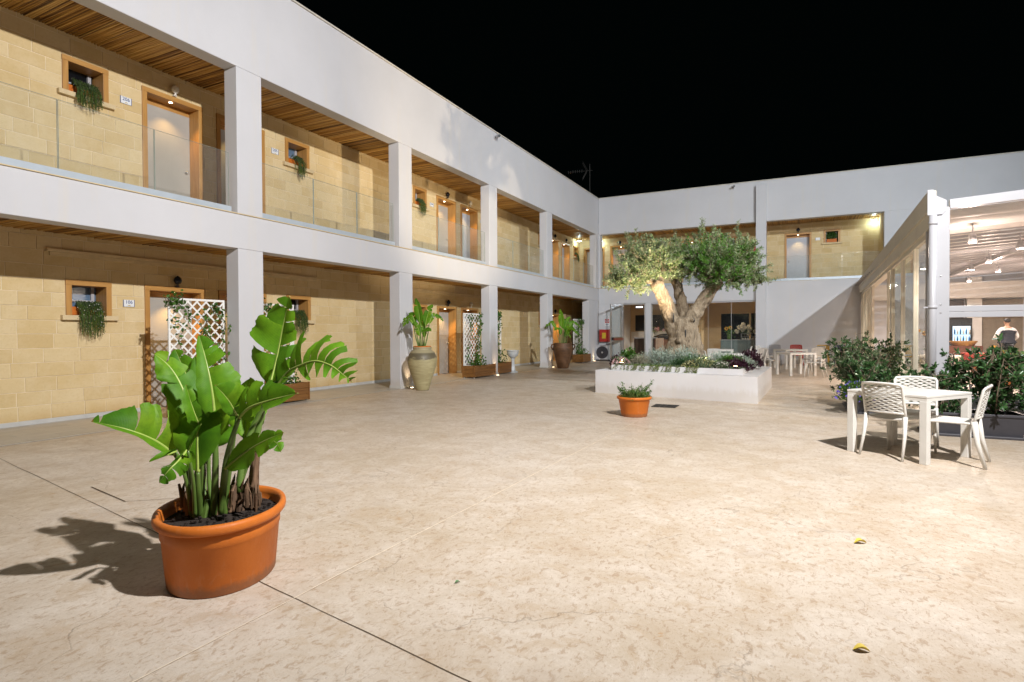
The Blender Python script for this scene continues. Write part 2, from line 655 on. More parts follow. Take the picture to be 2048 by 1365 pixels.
MAT['coping'] = pm('pale coping', (0.58, 0.54, 0.47), 0.7, var=0.15, scale=4)
MAT['rail'] = pm('anodised rail', (0.46, 0.52, 0.58), 0.35, 0.15, var=0.05)
MAT['alu'] = pm('brushed aluminium', (0.62, 0.64, 0.66), 0.32, 0.9, var=0.05)
MAT['white_metal'] = pm('white painted metal', (0.40, 0.395, 0.41), 0.35, 0.0, var=0.035, scale=2.5)
MAT['cream_metal'] = pm('cream painted metal', (0.60, 0.55, 0.45), 0.5, 0.0, var=0.05, scale=2)
MAT['white_plastic'] = pm('white chair plastic', (0.62, 0.60, 0.555), 0.42, var=0.04)
MAT['white_wood'] = pm('white painted trellis', (0.78, 0.77, 0.74), 0.5, var=0.04)
MAT['dark_grey'] = pm('dark grey resin', (0.045, 0.043, 0.05), 0.5, var=0.1)
MAT['door_cream'] = pm('cream door panel', (0.37, 0.355, 0.325), 0.38, var=0.04, scale=3)
MAT['door_grey'] = pm('grey door panel', (0.36, 0.395, 0.45), 0.4, var=0.04, scale=3)
MAT['steel'] = pm('steel', (0.5, 0.5, 0.5), 0.28, 1.0, var=0.05)
MAT['black'] = pm('black', (0.012, 0.012, 0.013), 0.4)
MAT['navy'] = pm('navy glazed ceramic', (0.006, 0.012, 0.03), 0.18, var=0.2, scale=20)
MAT['ceramic_white'] = pm('white ceramic', (0.74, 0.72, 0.66), 0.2)
MAT['tile_white'] = pm('glazed white tile', (0.72, 0.75, 0.78), 0.15, var=0.04)
MAT['ink_blue'] = pm('blue glaze lettering', (0.03, 0.06, 0.20), 0.25)
MAT['ink_yellow'] = pm('yellow glaze', (0.55, 0.38, 0.03), 0.3)
MAT['red_paint'] = pm('red painted steel', (0.36, 0.022, 0.014), 0.4, var=0.1)
MAT['sign_red'] = pm('sign red', (0.42, 0.02, 0.03), 0.4)
MAT['sign_white'] = pm('sign white', (0.78, 0.78, 0.78), 0.4)
MAT['urn_white'] = pm('painted urn', (0.62, 0.66, 0.68), 0.5, var=0.1, scale=12)
MAT['glass'] = glass_mat('balustrade glass', (0.975, 0.985, 0.975), 0.0, 1.5, 1.0, 0.06)
MAT['glass_green'] = pm('green glass edge', (0.33, 0.39, 0.36), 0.15)
MAT['glass_win'] = glass_mat('window glass', (0.92, 0.94, 0.93), 0.0, 1.52, 1.0, 0.02)
MAT['pvc'] = glass_mat('clear vinyl sheet', (0.95, 0.93, 0.93), 0.05, 1.45, 1.0, 0.05)
k = NT('dark window pane')
k.b.inputs['Base Color'].default_value = (0.004, 0.006, 0.009, 1)
k.b.inputs['Roughness'].default_value = 0.04
MAT['pane_dark'] = k.m
k = NT('blue glow window pane')
k.b.inputs['Base Color'].default_value = (0.10, 0.16, 0.24, 1)  # bluish glow of the windows is put into the pane colour
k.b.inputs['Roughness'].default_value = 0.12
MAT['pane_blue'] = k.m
MAT['fabric_roof'] = pm('white roof fabric', (0.70, 0.67, 0.65), 0.6, var=0.05, scale=1.5, bump=0.1, bscale=8)
MAT['lamp_on'] = emit_mat('lit lamp', (1.0, 0.90, 0.80), 40.0)
MAT['lamp_small'] = emit_mat('lit downlight', (1.0, 0.80, 0.55), 14.0)
MAT['lamp_cool'] = emit_mat('cool emergency lamp', (0.80, 1.0, 0.97), 22.0)
MAT['lamp_uplight'] = emit_mat('lit ground lamp', (1.0, 0.72, 0.40), 12.0)
MAT['lamp_strip'] = emit_mat('lit strip', (0.75, 0.88, 1.0), 4.0)

# plants
MAT['olive'] = leaf_mat('olive leaves', (0.055, 0.115, 0.025), (0.20, 0.28, 0.085), 0.42, 0.25, back=(0.27, 0.32, 0.17))
MAT['olive_green'] = leaf_mat('young olive leaves', (0.045, 0.14, 0.012), (0.12, 0.28, 0.03), 0.42, 0.3)
MAT['pitto'] = leaf_mat('glossy shrub leaves', (0.018, 0.055, 0.016), (0.065, 0.15, 0.045), 0.32, 0.18)
MAT['pitto_grey'] = leaf_mat('greyer shrub leaves', (0.05, 0.085, 0.035), (0.15, 0.20, 0.10), 0.4, 0.2)
MAT['vine'] = leaf_mat('vine leaves', (0.03, 0.09, 0.012), (0.10, 0.22, 0.03), 0.4, 0.35)
MAT['trail'] = leaf_mat('trailing leaves', (0.022, 0.045, 0.018), (0.075, 0.11, 0.05), 0.5, 0.2)
MAT['silver'] = leaf_mat('silver leaves', (0.22, 0.29, 0.22), (0.44, 0.50, 0.42), 0.6, 0.2)
MAT['lime'] = leaf_mat('lime leaves', (0.08, 0.15, 0.025), (0.24, 0.30, 0.07), 0.5, 0.3)
MAT['yellowleaf'] = leaf_mat('variegated yellow leaves', (0.30, 0.30, 0.10), (0.55, 0.50, 0.28), 0.5, 0.3)
MAT['purple'] = leaf_mat('purple leaves', (0.022, 0.006, 0.014), (0.07, 0.02, 0.035), 0.45, 0.2)
MAT['blossom'] = leaf_mat('white petals', (0.70, 0.66, 0.58), (0.80, 0.78, 0.72), 0.6, 0.3)
MAT['pinkbloom'] = leaf_mat('pink petals', (0.55, 0.22, 0.25), (0.80, 0.62, 0.58), 0.6, 0.3)
MAT['violet'] = leaf_mat('violet petals', (0.10, 0.07, 0.45), (0.20, 0.15, 0.65), 0.5, 0.3)
MAT['sunpetal'] = leaf_mat('yellow petals', (0.62, 0.30, 0.01), (0.75, 0.45, 0.02), 0.5, 0.3)
MAT['stem'] = pm('green stem', (0.10, 0.17, 0.03), 0.45, var=0.25, scale=8, stretch=(1, 1, .3))
MAT['stem_brown'] = pm('dry stem', (0.15, 0.085, 0.045), 0.8, var=0.5, scale=14, bump=0.6, stretch=(1, 1, .25))
MAT['twig'] = pm('twig', (0.16, 0.12, 0.08), 0.8, var=0.3)

k = NT('bird of paradise leaf')
uvn = k.n('ShaderNodeUVMap')
sx = k.n('ShaderNodeSeparateXYZ')
k.l(uvn.outputs[0], sx.inputs[0])
wv = k.n('ShaderNodeMath', operation='SINE')
k.l(k.math('ADD', k.math('MULTIPLY', sx.outputs[1], 260.0), k.math('MULTIPLY', k.math('ABSOLUTE', sx.outputs[0], 0), -22.0)), wv.inputs[0])
vein = k.math('ADD', k.math('MULTIPLY', wv.outputs[0], 0.5), 0.5)
ns = k.noise(k.pos(), 5, 3)
c = k.ramp(k.math('ADD', k.math('MULTIPLY', ns, 0.7), k.math('MULTIPLY', k.rand(), 0.3)), [(0.25, (0.05, 0.175, 0.008)), (0.55, (0.12, 0.29, 0.010)), (0.8, (0.24, 0.40, 0.018))])
c = k.mix(k.math('MULTIPLY', k.ramp(vein, [(0.8, 0.0), (1.0, 1.0)]), 0.13), c, (0.16, 0.31, 0.04))
rib = k.ramp(k.math('ABSOLUTE', sx.outputs[0], 0), [(0.0, 1.0), (0.02, 0.9), (0.045, 0.0)])
c = k.mix(k.math('MULTIPLY', rib, 0.8), c, (0.42, 0.48, 0.12))
edge = k.ramp(k.math('ADD', k.math('ABSOLUTE', sx.outputs[0], 0), k.math('MULTIPLY', k.noise(k.pos(), 14, 4), 0.12)), [(1.02, 0.0), (1.05, 1.0)])
c = k.mix(k.math('MULTIPLY', edge, 0.9), c, (0.24, 0.15, 0.04))
dust = k.noise(k.pos(), 30, 5, 0.7)
c = k.mix(k.math('MULTIPLY', k.ramp(dust, [(0.46, 0.0), (0.72, 1.0)]), 0.40), c, (0.03, 0.09, 0.008))
tip = k.ramp(k.math('ADD', sx.outputs[1], k.math('MULTIPLY', ns, 0.06)), [(0.99, 0.0), (1.03, 1.0)])
c = k.mix(tip, c, (0.22, 0.09, 0.02))
k.l(c, k.b.inputs['Base Color'])
k.b.inputs['Roughness'].default_value = 0.52
k.b.inputs['Specular IOR Level'].default_value = 0.25
k.bump(k.math('MULTIPLY', vein, 1.0), 0.12, 0.003)
tr = k.n('ShaderNodeBsdfTranslucent')
k.l(k.mix(0.4, c, (0.25, 0.45, 0.03)), tr.inputs['Color'])
mx = k.n('ShaderNodeMixShader')
mx.inputs['Fac'].default_value = 0.38
k.l(k.b.outputs[0], mx.inputs[1])
k.l(tr.outputs[0], mx.inputs[2])
k.l(mx.outputs[0], k.out.inputs['Surface'])
MAT['banana'] = k.m

k = NT('olive bark')
v = k.pos((1, 1, 0.22))
a = k.noise(v, 11, 7, 0.7, 1.6)
b = k.noise(k.pos((1, 1, .5)), 40, 5, 0.7)
d = k.noise(k.pos((1, 1, .4)), 3.2, 4, 0.6)
c = k.ramp(a, [(0.33, (0.06, 0.042, 0.027)), (0.46, (0.24, 0.18, 0.115)), (0.7, (0.36, 0.29, 0.205))])
c = k.mix(k.math('MULTIPLY', b, 0.35), c, (0.16, 0.12, 0.08))
c = k.mix(k.math('MULTIPLY', k.ramp(d, [(0.30, 1.0), (0.42, 0.0)]), 0.7), c, (0.07, 0.05, 0.03))
k.l(c, k.b.inputs['Base Color'])
k.b.inputs['Roughness'].default_value = 0.9
k.bump(k.math('ADD', a, k.math('MULTIPLY', b, 0.4)), 1.0, 0.05)
MAT['bark'] = k.m

k = NT('glazed stoneware jar')
sp = k.n('ShaderNodeSeparateXYZ')
k.l(k.n('ShaderNodeTexCoord').outputs['Object'], sp.inputs[0])
band = k.noise(k.pos((1, 1, 7), True), 4, 5, 0.6)
blot = k.noise(k.pos((1, 1, 2.5), True), 5, 5, 0.65)
c = k.ramp(band, [(0.3, (0.29, 0.245, 0.12)), (0.7, (0.44, 0.385, 0.215))])
zz = k.math('ADD', sp.outputs[2], k.math('MULTIPLY', blot, 0.35))
top = k.ramp(zz, [(0.92, 0.0), (0.985, 1.0)])
c = k.mix(k.math('MULTIPLY', top, 0.85), c, (0.085, 0.068, 0.042))
top2 = k.ramp(sp.outputs[2], [(0.90, 0.0), (0.93, 1.0)])
c = k.mix(top2, c, (0.34, 0.29, 0.17))
k.l(c, k.b.inputs['Base Color'])
k.b.inputs['Roughness'].default_value = 0.5
k.bump(band, 0.3, 0.008)
MAT['jar'] = k.m
MAT['jar_brown'] = pm('brown terracotta jar', (0.125, 0.058, 0.024), 0.6, var=0.25, scale=5, bump=0.3, bscale=20, stretch=(1, 1, 5))

# ------------------------------------------------------------------ the yard
XA, XI, XW = -8.985, -9.31, -10.67          # gallery front, back of its columns, room wall of the guest wing
YB, YI, YW = 27.58, 27.91, 29.52            # the same three planes of the rear wing
ZB0, ZB1, ZP0, ZP1 = 2.92, 3.54, 6.145, 7.95

g = MB()
g.add([(-60, -30, 0), (60, -30, 0), (60, 60, 0), (-60, 60, 0)], [(0, 1, 2, 3)])
ground = tag(g.build('courtyard_ground', MAT['concrete']), 'beige stamped concrete floor of the hotel yard', kind='structure')


def strip(name, pts, w, z, mat, parent, wob=0.0):
    """a thin ribbon lying on the floor"""
    m = MB()
    P = []
    for a, b in zip(pts[:-1], pts[1:]):
        n = max(2, int((Vector(b) - Vector(a)).length / 0.18))
        P += [Vector(a).lerp(Vector(b), i / n) for i in range(n)]
    P.append(Vector(pts[-1]))
    vs, fs = [], []
    rs = random.Random(len(pts) + int(w * 9999))
    off = 0.0
    for i, p in enumerate(P):
        t = (P[min(i + 1, len(P) - 1)] - P[max(i - 1, 0)]).normalized()
        s = Vector((-t.y, t.x))
        off = off * 0.7 + rs.uniform(-wob, wob)
        ww = w * rs.uniform(0.7, 1.25) / 2
        c = p + s * off
        vs += [(*(c - s * ww), z), (*(c + s * ww), z)]
    for i in range(len(P) - 1):
        fs.append((2 * i, 2 * i + 2, 2 * i + 3, 2 * i + 1))
    m.add(vs, fs)
    return m.build(name, mat, parent)


strip('expansion_joint', [(-9.0, 3.44), (-2.73, 2.28), (2.5, 1.30)], 0.005, 0.003, MAT['joint'], ground, 0.003)
strip('expansion_joint', [(-2.40, 1.2), (-2.40, 2.4), (-2.31, 9.0), (-2.36, 11.0)], 0.009, 0.004, MAT['joint_light'], ground, 0.003)
strip('expansion_joint', [(-8.9, 9.9), (-4.6, 9.2), (3.0, 7.9)], 0.004, 0.003, MAT['joint'], ground, 0.002)
strip('inspection_cover_edge', [(-5.83, 3.03), (-5.06, 2.885)], 0.012, 0.004, MAT['joint'], ground, 0.001)
strip('inspection_cover_edge', [(-5.06, 2.885), (-4.2, 3.6)], 0.005, 0.004, MAT['joint'], ground, 0.001)
# a square drain with bars
dr = thing('floor_drain', (-2.30, 11.05, 0), 'square dark iron drain grate set in the floor behind the small round pot', 'drain')
m = MB()
m.box(-2.52, -2.08, 10.83, 11.27, 0.002, 0.0035)
m.build('pit', MAT['black'], dr)
for i in range(8):
    MB().box(-2.52, -2.08, 10.85 + i * 0.055, 10.87 + i * 0.055, 0.004, 0.010).build('bar', MAT['iron'], dr)
for i in range(5):
    MB().box(-2.50 + i * 0.1, -2.48 + i * 0.1, 10.83, 11.27, 0.0038, 0.008).build('bar', MAT['iron'], dr)

# ------------------------------------------------------------------ guest wing
wing = thing('guest_wing', (-10, 12, 0), 'long two storey white guest wing with open galleries of stone walled rooms', 'building')
COLS = [(-6.87, -6.33), (-2.21, -1.67), (2.45, 2.99), (7.115, 7.65), (11.755, 12.29), (16.425, 16.965), (21.13, 21.68)]
Y0 = -8.0
m = MB()
m.box(XI, XA, Y0, YB, ZP0, ZP1 - 0.02)
par = m.build('parapet', MAT['plaster'], wing, bevel=0.012)
m = MB()
m.box(XI - .03, XA + 0.028, Y0, YB - 0.03, ZP1 - 0.018, ZP1 + 0.012)
m.build('coping', MAT['coping'], par)
m = MB()
m.box(XI, XA + 0.002, Y0, YB, ZB0, ZB1 - 0.012)
beam = m.build('floor_beam', MAT['plaster'], wing, bevel=0.01)
m = MB()
m.box(XI, XA + 0.022, Y0, YB - 0.02, ZB1 - 0.0105, ZB1 + 0.004)
m.build('drip_edge', MAT['sillstone'], beam)
for (a, b) in COLS:
    MB().box(XI + .001, XA - 0.0015, a, b, 0, ZB0).build('column', MAT['plaster'], wing, bevel=0.012)
    MB().box(XI + .001, XA - 0.0015, a, b, ZB1 + .004, ZP0).build('column', MAT['plaster'], wing, bevel=0.012)
    MB().box(XI - .012, XA + 0.012, a - 0.012, b + 0.012, 0, 0.075).build('column_skirting', MAT['skirting'], wing)
MB().box(XI + .001, XA - 0.0015, 26.11, 27.56, 0, ZB0).build('column', MAT['plaster'], wing, bevel=0.012)
MB().box(XI + .001, XA - 0.0015, 27.2, 27.88, ZB1 + .004, ZP0).build('column', MAT['plaster'], wing, bevel=0.012)
# floor of the upper gallery and the mass of rooms behind the wall
MB().box(XW - 4, XI, Y0, YW, 3.075, ZB1 - 0.02).build('gallery_slab', MAT['plaster'], wing)
MB().box(XW - 4, XI, Y0, YW + 3, 6.36, 6.6).build('roof_slab', MAT['plaster'], wing)
MB().box(XW - 4, XW - 0.45, Y0, YW + 3, 0, 7.2).build('room_block', MAT['mortar'], wing)

# reed ceilings: canes laid side by side across the gallery


def reed_ceiling(x0, x1, y0, y1, z, parent, along='x', step=0.016, seed=1):
    rg = random.Random(seed)
    m = MB()
    p = (y0 if along == 'x' else x0)
    end = (y1 if along == 'x' else x1)
    while p < end:
        r = step * rg.uniform(0.42, 0.75)
        dz = rg.uniform(-0.009, 0.009)
        sk = rg.uniform(-0.02, 0.02)
        prof = [(-r, 0.004), (-r * .6, -r), (r * .6, -r), (r, 0.004)]
        vs = []
        for e, (sa) in ((0, -sk), (1, sk)):
            for (o, h) in prof:
                if along == 'x':
                    vs.append((x0 if e == 0 else x1, p + o + sa, z + h + dz))
                else:
                    vs.append((p + o + sa, y0 if e == 0 else y1, z + h + dz))
        b = len(m.v)
        m.add(vs, [(0, 1, 5, 4), (1, 2, 6, 5), (2, 3, 7, 6)])
        p += r * 1.7
    o = m.build('reed_ceiling', MAT['reed'], parent)
    tag(o, kind='stuff')
    if along == 'x':
        MB().box(x0, x1, y0, y1, z + 0.012, z + 0.03).build('ceiling_board', MAT['planterwood'], parent)
    else:
        MB().box(x0, x1, y0, y1, z + 0.012, z + 0.03).build('ceiling_board', MAT['planterwood'], parent)
    return o


reed_ceiling(XW, XI, 1.0, YW, 6.29, wing, 'x', 0.021, 3)
reed_ceiling(XW, XI, 1.0, 27.9, 3.03, wing, 'x', 0.021, 4)

# ---------------------------------------------------------------- openings in the room wall
PER = 9.435
DOORS_A, WINS_A = [], []
for floor, zf in ((0, 0.0), (1, 3.56)):
    for kx in range(3):
        o = PER * kx
        if kx < 2 or floor == 1:
            d2 = True
        else:
            d2 = False
        DOORS_A.append((6.47 + o, 7.645 + o, zf, 2.285 if floor == 0 else 2.32, floor, 2 * kx))
        if d2:
            DOORS_A.append((7.96 + o, 9.135 + o, zf, 2.285 if floor == 0 else 2.32, floor, 2 * kx + 1))
        wz = 1.715 if floor == 0 else 1.78
        WINS_A.append((5.205 + o, 5.90 + o, zf + wz, zf + wz + 0.575, floor, 2 * kx))
        if d2:
            WINS_A.append((9.715 + o, 10.44 + o, zf + wz, zf + wz + 0.575, floor, 2 * kx + 1))


def cut(rects, hole):
    out = []
    (a0, a1, b0, b1) = hole
    for (u0, u1, w0, w1) in rects:
        if u1 <= a0 or u0 >= a1 or w1 <= b0 or w0 >= b1:
            out.append((u0, u1, w0, w1))
            continue
        if u0 < a0:
            out.append((u0, a0, w0, w1))
        if u1 > a1:
            out.append((a1, u1, w0, w1))
        lo, hi = max(u0, a0), min(u1, a1)
        if w0 < b0:
            out.append((lo, hi, w0, b0))
        if w1 > b1:
            out.append((lo, hi, b1, w1))
    return out


HOLES_A = [(a, b, z, z + h) for (a, b, z, h, f, i) in DOORS_A] + [(a, b, z0, z1) for (a, b, z0, z1, f, i) in WINS_A]


def block_rects(u0, u1, z0, z1, holes, seed, course=0.222):
    rg = random.Random(seed)
    out = []
    z = z0
    while z < z1 - 0.02:
        h = course * rg.uniform(0.96, 1.04)
        if z + h > z1 - 0.05:
            h = z1 - z
        u = u0 - rg.uniform(0, 0.4)
        while u < u1:
            L = rg.choice((0.34, 0.42, 0.46, 0.5, 0.55)) * rg.uniform(0.95, 1.05)
            a, b = max(u, u0), min(u + L, u1)
            if b - a > 0.03:
                rr = [(a, b, z, z + h)]
                for hole in holes:
                    rr = cut(rr, hole)
                out += [q for q in rr if q[1] - q[0] > 0.02 and q[3] - q[2] > 0.015]
            u += L
        z += h
    return out


# backing wall (mortar) with the openings left out
m = MB()
for (z0, z1, y1, hs) in ((0.0, 3.1, 28.3, [h for h in HOLES_A if h[2] < 3]), (3.56, 6.4, YW + .4, [h for h in HOLES_A if h[2] > 3])):
    rr = [(1.0, y1, z0, z1)]
    for h in hs:
        rr = cut(rr, h)
    for (a, b, c_, d_) in rr:
        m.box(XW - 0.5, XW, a, b, c_, d_)
wall = m.build('stone_wall', MAT['mortar'], wing)

GAP = 0.0045
unit = MB()
unit.add([(0, 0, 0), (0, 1, 0), (0, 1, 1), (0, 0, 1), (1, 0.006, 0.012), (1, 0.994, 0.012), (1, 0.994, 0.988), (1, 0.006, 0.988)],
         [(4, 5, 6, 7), (0, 1, 5, 4), (1, 2, 6, 5), (2, 3, 7, 6), (3, 0, 4, 7)])
me_block = bpy.data.meshes.new('stone_block')
me_block.from_pydata(unit.v, [], unit.f)
me_block.materials.append(MAT['stone'])
rects = block_rects(1.0, 28.3, 0.075, 3.1, HOLES_A, 5) + block_rects(1.0, YW, 3.56, 6.32, HOLES_A, 6)


def size_px(q):
    c0 = ((q[0] + q[1]) / 2, (q[2] + q[3]) / 2)
    x, y, d = project((XW, *c0))
    if d < 0.5 or x < -40 or x > 2100 or y < -40 or y > 1400:
        return 0
    a = project((XW, q[0], c0[1]))
    b = project((XW, q[1], c0[1]))
    # hidden behind a column from this side
    u = XA / (XW + (0.0)) if XW else 0
    yc = c0[0] * (XA / XW)
    for (ca, cb) in COLS:
        if ca - 0.1 < yc < cb + 0.05:
            return 0.01
    return abs(b[0] - a[0]) * (q[3] - q[2]) * FPX / d


rects.sort(key=size_px, reverse=True)
wl = parent_loc(wall)
rest = MB()
for i, q in enumerate(rects):
    pr = 0.004 + random.random() * 0.007
    if i < 300:
        o = bpy.data.objects.new('stone_block', me_block)
        col.objects.link(o)
        o.parent = wall
        o.location = Vector((XW, q[0] + GAP, q[2] + GAP)) - wl
        o.scale = (pr, q[1] - q[0] - 2 * GAP, q[3] - q[2] - 2 * GAP)
    else:
        y0, y1, z0, z1 = q[0] + GAP, q[1] - GAP, q[2] + GAP, q[3] - GAP
        x0, x1 = XW, XW + pr
        e = 0.003
        rest.add([(x0, y0, z0), (x0, y1, z0), (x0, y1, z1), (x0, y0, z1), (x1, y0 + e, z0 + e), (x1, y1 - e, z0 + e), (x1, y1 - e, z1 - e), (x1, y0 + e, z1 - e)], unit.f)
tag(rest.build('stone_blocks', MAT['stone'], wall), kind='stuff')
# ledges high on the ground floor wall and the grey skirting tiles
for (a, b) in ((4.93, 10.6), (14.4, 20.1)):
    mm = MB()
    mm.box(XW, XW + 0.075, a, b, 2.715, 2.765)
    mm.box(XW, XW + 0.045, a + 0.05, b, 2.655, 2.714)
    mm.build('wall_ledge', MAT['sillstone'], wing, bevel=0.006)
for (a, b) in ((1.0, 6.47), (9.135, 15.905), (18.57, 25.34), (26.52, 28.2)):
    MB().box(XW, XW + 0.014, a, b, 0.006, 0.075).build('wall_skirting', MAT['skirting'], wing)
for (a, b) in ((1.0, 6.47), (9.135, 15.905), (18.57, 25.34)):
    MB().box(XW, XW + 0.014, a, b, 3.545, 3.62).build('wall_skirting', MAT['skirting'], wing)
MB().box(XW, XI, 1.0, YW, ZB1 - 0.02, ZB1 + 0.002).build('upper_gallery_floor', MAT['floortile'], wing)

# lower gallery floor: wood look tiles
gf = MB()
gf.box(XW, XA + 0.005, 1.0, 28.2, 0.0, 0.004)
gfo = tag(gf.build('gallery_floor', MAT['grout']), 'grey wood look tile floor of the ground floor gallery', kind='structure')
mp = bpy.data.meshes.new('floor_plank')
mp.from_pydata([(0, 0, 0), (1, 0, 0), (1, 1, 0), (0, 1, 0), (.004, .004, 1), (.996, .004, 1), (.996, .996, 1), (.004, .996, 1)], [],
               [(4, 5, 6, 7), (0, 1, 5, 4), (1, 2, 6, 5), (2, 3, 7, 6), (3, 0, 4, 7)])
mp.materials.append(MAT['floortile'])
for row in range(8):
    x = XW + 0.015 + row * 0.209
    y = 1.0 - (row * 0.43) % 1.2
    while y < 28.2:
        a, b = max(y, 1.0), min(y + 1.2, 28.2)
        if b - a > 0.05:
            o = bpy.data.objects.new('floor_plank', mp)
            col.objects.link(o)
            o.parent = gfo
            o.location = (x + 0.001, a + 0.001, 0.0045)
            o.scale = (0.2065, b - a - 0.002, 0.004)
        y += 1.2


# ---------------------------------------------------------------- doors and windows of the rooms
NAMES = {(0, 0): '106', (0, 1): '105', (0, 2): '104', (0, 3): '103', (1, 0): '206', (1, 1): '205', (1, 2): '204', (1, 3): '203'}


def room_door(parent, W, a, b, z, h, leafmat, power, hinge=1, wall_axis='x'):
    """W maps (depth out of the wall, along, up) to the world; a..b is the opening"""
    fw = 0.085
    rec = 0.26
    d = MB()
    q = lambda m_, o0, o1, u0, u1, w0, w1: box_map(m_, W, o0, o1, u0, u1, w0, w1)
    q(d, -rec - 0.05, -rec, a + fw, b - fw, z + 0.012, z + h - fw - 0.10)
    leaf = d.build('door', leafmat, parent)
    for (u0, u1) in ((a, a + fw), (b - fw, b)):
        f = MB()
        q(f, -rec, 0.03, u0, u1, z + 0.005, z + h - fw)
        f.build('door_jamb', MAT['pine'], leaf, bevel=0.004)
    f = MB()
    q(f, -rec, 0.032, a - 0.004, b + 0.004, z + h - fw, z + h)
    q(f, -rec - .04, -rec, a + fw, b - fw, z + h - fw - 0.10, z + h - fw - 0.001)
    f.build('door_head', MAT['pine_h'], leaf, bevel=0.004)
    hk = MB()
    yk = b - fw - 0.09 if hinge > 0 else a + fw + 0.09
    pk = W(-rec + 0.045, yk, z + 1.03)
    hk.ball(pk, 0.028, n=10, m=7)
    hk.tube([W(-rec, yk, z + 1.03), pk], 0.012, 8)
    hk.build('door_handle', MAT['steel'], leaf, True)
    lp = MB()
    c0 = W(-0.07, (a + b) / 2, z + h - fw - 0.002)
    lp.lathe([(0.030, -0.006), (0.030, 0.0)], 12, loc=c0)
    lp.build('downlight', MAT['lamp_small'], leaf)
    if power > 0:
        lamp('door_downlight_lamp', 'SPOT', tuple(Vector(c0) - Vector((0, 0, 0.03))), power * 3.2, (1.0, 0.58, 0.17), tuple(Vector(W(0.75, (a + b) / 2, z))), 0.02, 120, 0.6)
    return leaf


def box_map(m_, W, o0, o1, u0, u1, w0, w1):
    vs = [W(o0, u0, w0), W(o1, u0, w0), W(o1, u1, w0), W(o0, u1, w0), W(o0, u0, w1), W(o1, u0, w1), W(o1, u1, w1), W(o0, u1, w1)]
    m_.add(vs, [(0, 3, 2, 1), (4, 5, 6, 7), (0, 1, 5, 4), (1, 2, 6, 5), (2, 3, 7, 6), (3, 0, 4, 7)])


WA = lambda o, u, w: (XW + o, u, w)
WBk = lambda o, u, w: (u, YW - o, w)


def room_window(parent, W, a, b, z0, z1, pane):
    fw = 0.085
    rec = 0.30
    p = MB()
    box_map(p, W, -rec - 0.02, -rec, a, b, z0, z1)
    win = p.build('window', pane, parent)
    for (u0, u1) in ((a, a + fw), (b - fw, b)):
        f = MB()
        box_map(f, W, -rec, 0.028, u0, u1, z0, z1 - fw)
        f.build('window_jamb', MAT['pine'], win, bevel=0.004)
    f = MB()
    box_map(f, W, -rec, 0.030, a - 0.003, b + 0.003, z1 - fw, z1)
    f.build('window_head', MAT['pine_h'], win, bevel=0.004)
    s = MB()
    box_map(s, W, -rec, 0.085, a - 0.08, b + 0.08, z0 - 0.082, z0 - 0.001)
    s.build('sill', MAT['sillstone'], win, bevel=0.01)
    sash = MB()
    i0, i1 = a + fw, b - fw
    for (u0, u1, w0, w1) in ((i0, i1, z0, z0 + .05), (i0, i0 + .045, z0 + .05, z1 - fw), (i1 - .09, i1 - .04, z0 + .05, z1 - fw), (i0 + .045, i1 - .09, z0 + .24, z0 + .265)):
        box_map(sash, W, -rec + 0.001, -rec + 0.04, u0, u1, w0, w1)
    sash.build('sash', MAT['white_metal'], win)
    return win


for (a, b, z, h, fl, i) in DOORS_A:
    room_door(wing, WA, a, b, z, h, MAT['door_cream'] if (i % 2 == 0) else MAT['door_grey'], 17 if fl == 0 else 11, 1 if i % 2 == 0 else -1)
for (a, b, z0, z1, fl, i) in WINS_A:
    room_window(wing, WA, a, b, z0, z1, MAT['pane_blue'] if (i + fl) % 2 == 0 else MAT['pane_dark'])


# ---------------------------------------------------------------- glass balustrades of the upper galleries
def balustrade(parent, P, u0, u1, n, endmat=True):
    """P(u, out, z) -> world"""
    r = MB()
    box_map(r, lambda o, u, w: P(u, o, w), -0.035, 0.035, u0 + 0.05, u1 - 0.05, ZB1 + 0.010, ZB1 + 0.125)
    rail = r.build('base_rail', MAT['rail'], parent, bevel=0.004)
    L = (u1 - u0 - 0.14) / n
    for i in range(n):
        a = u0 + 0.07 + i * L + 0.006
        b = u0 + 0.07 + (i + 1) * L - 0.006
        pn = MB()
        box_map(pn, lambda o, u, w: P(u, o, w), -0.007, 0.007, a, b, ZB1 + 0.126, ZB1 + 1.075)
        gp = pn.build('glass_panel', MAT['glass'], parent)
        ed = MB()
        for (e0, e1) in ((a, a + 0.003), (b - 0.003, b)):
            box_map(ed, lambda o, u, w: P(u, o, w), -0.0075, 0.0075, e0 - (0.0005 if e0 == a else -0.0005), e1 + (-0.0005 if e0 == a else 0.0005), ZB1 + 0.127, ZB1 + 1.074)
        box_map(ed, lambda o, u, w: P(u, o, w), -0.0075, 0.0075, a + .004, b - .004, ZB1 + 1.0735, ZB1 + 1.0757)
        ed.build('glass_edge', MAT['glass_green'], gp)


PA = lambda u, o, w: (-9.12 + o, u, w)
bays = [(2.99, 7.115), (7.65, 11.755), (12.29, 16.425), (16.965, 21.13), (21.68, 27.2)]
for k_, (a, b) in enumerate(bays):
    balustrade(wing, PA, a, b, 3 if k_ < 4 else 4)

# ---------------------------------------------------------------- things on the guest wing: number tiles, pine cone ornaments


def text_mesh(s, size, name='lettering'):
    cu = bpy.data.curves.new('txt', 'FONT')
    cu.body = s
    cu.size = size
    cu.align_x = 'CENTER'
    cu.align_y = 'CENTER'
    cu.extrude = 0.0012
    cu.resolution_u = 3
    to = bpy.data.objects.new('txt', cu)
    col.objects.link(to)
    dg = bpy.context.evaluated_depsgraph_get()
    me = bpy.data.meshes.new_from_object(to.evaluated_get(dg))
    bpy.data.objects.remove(to)
    me.name = name
    return me


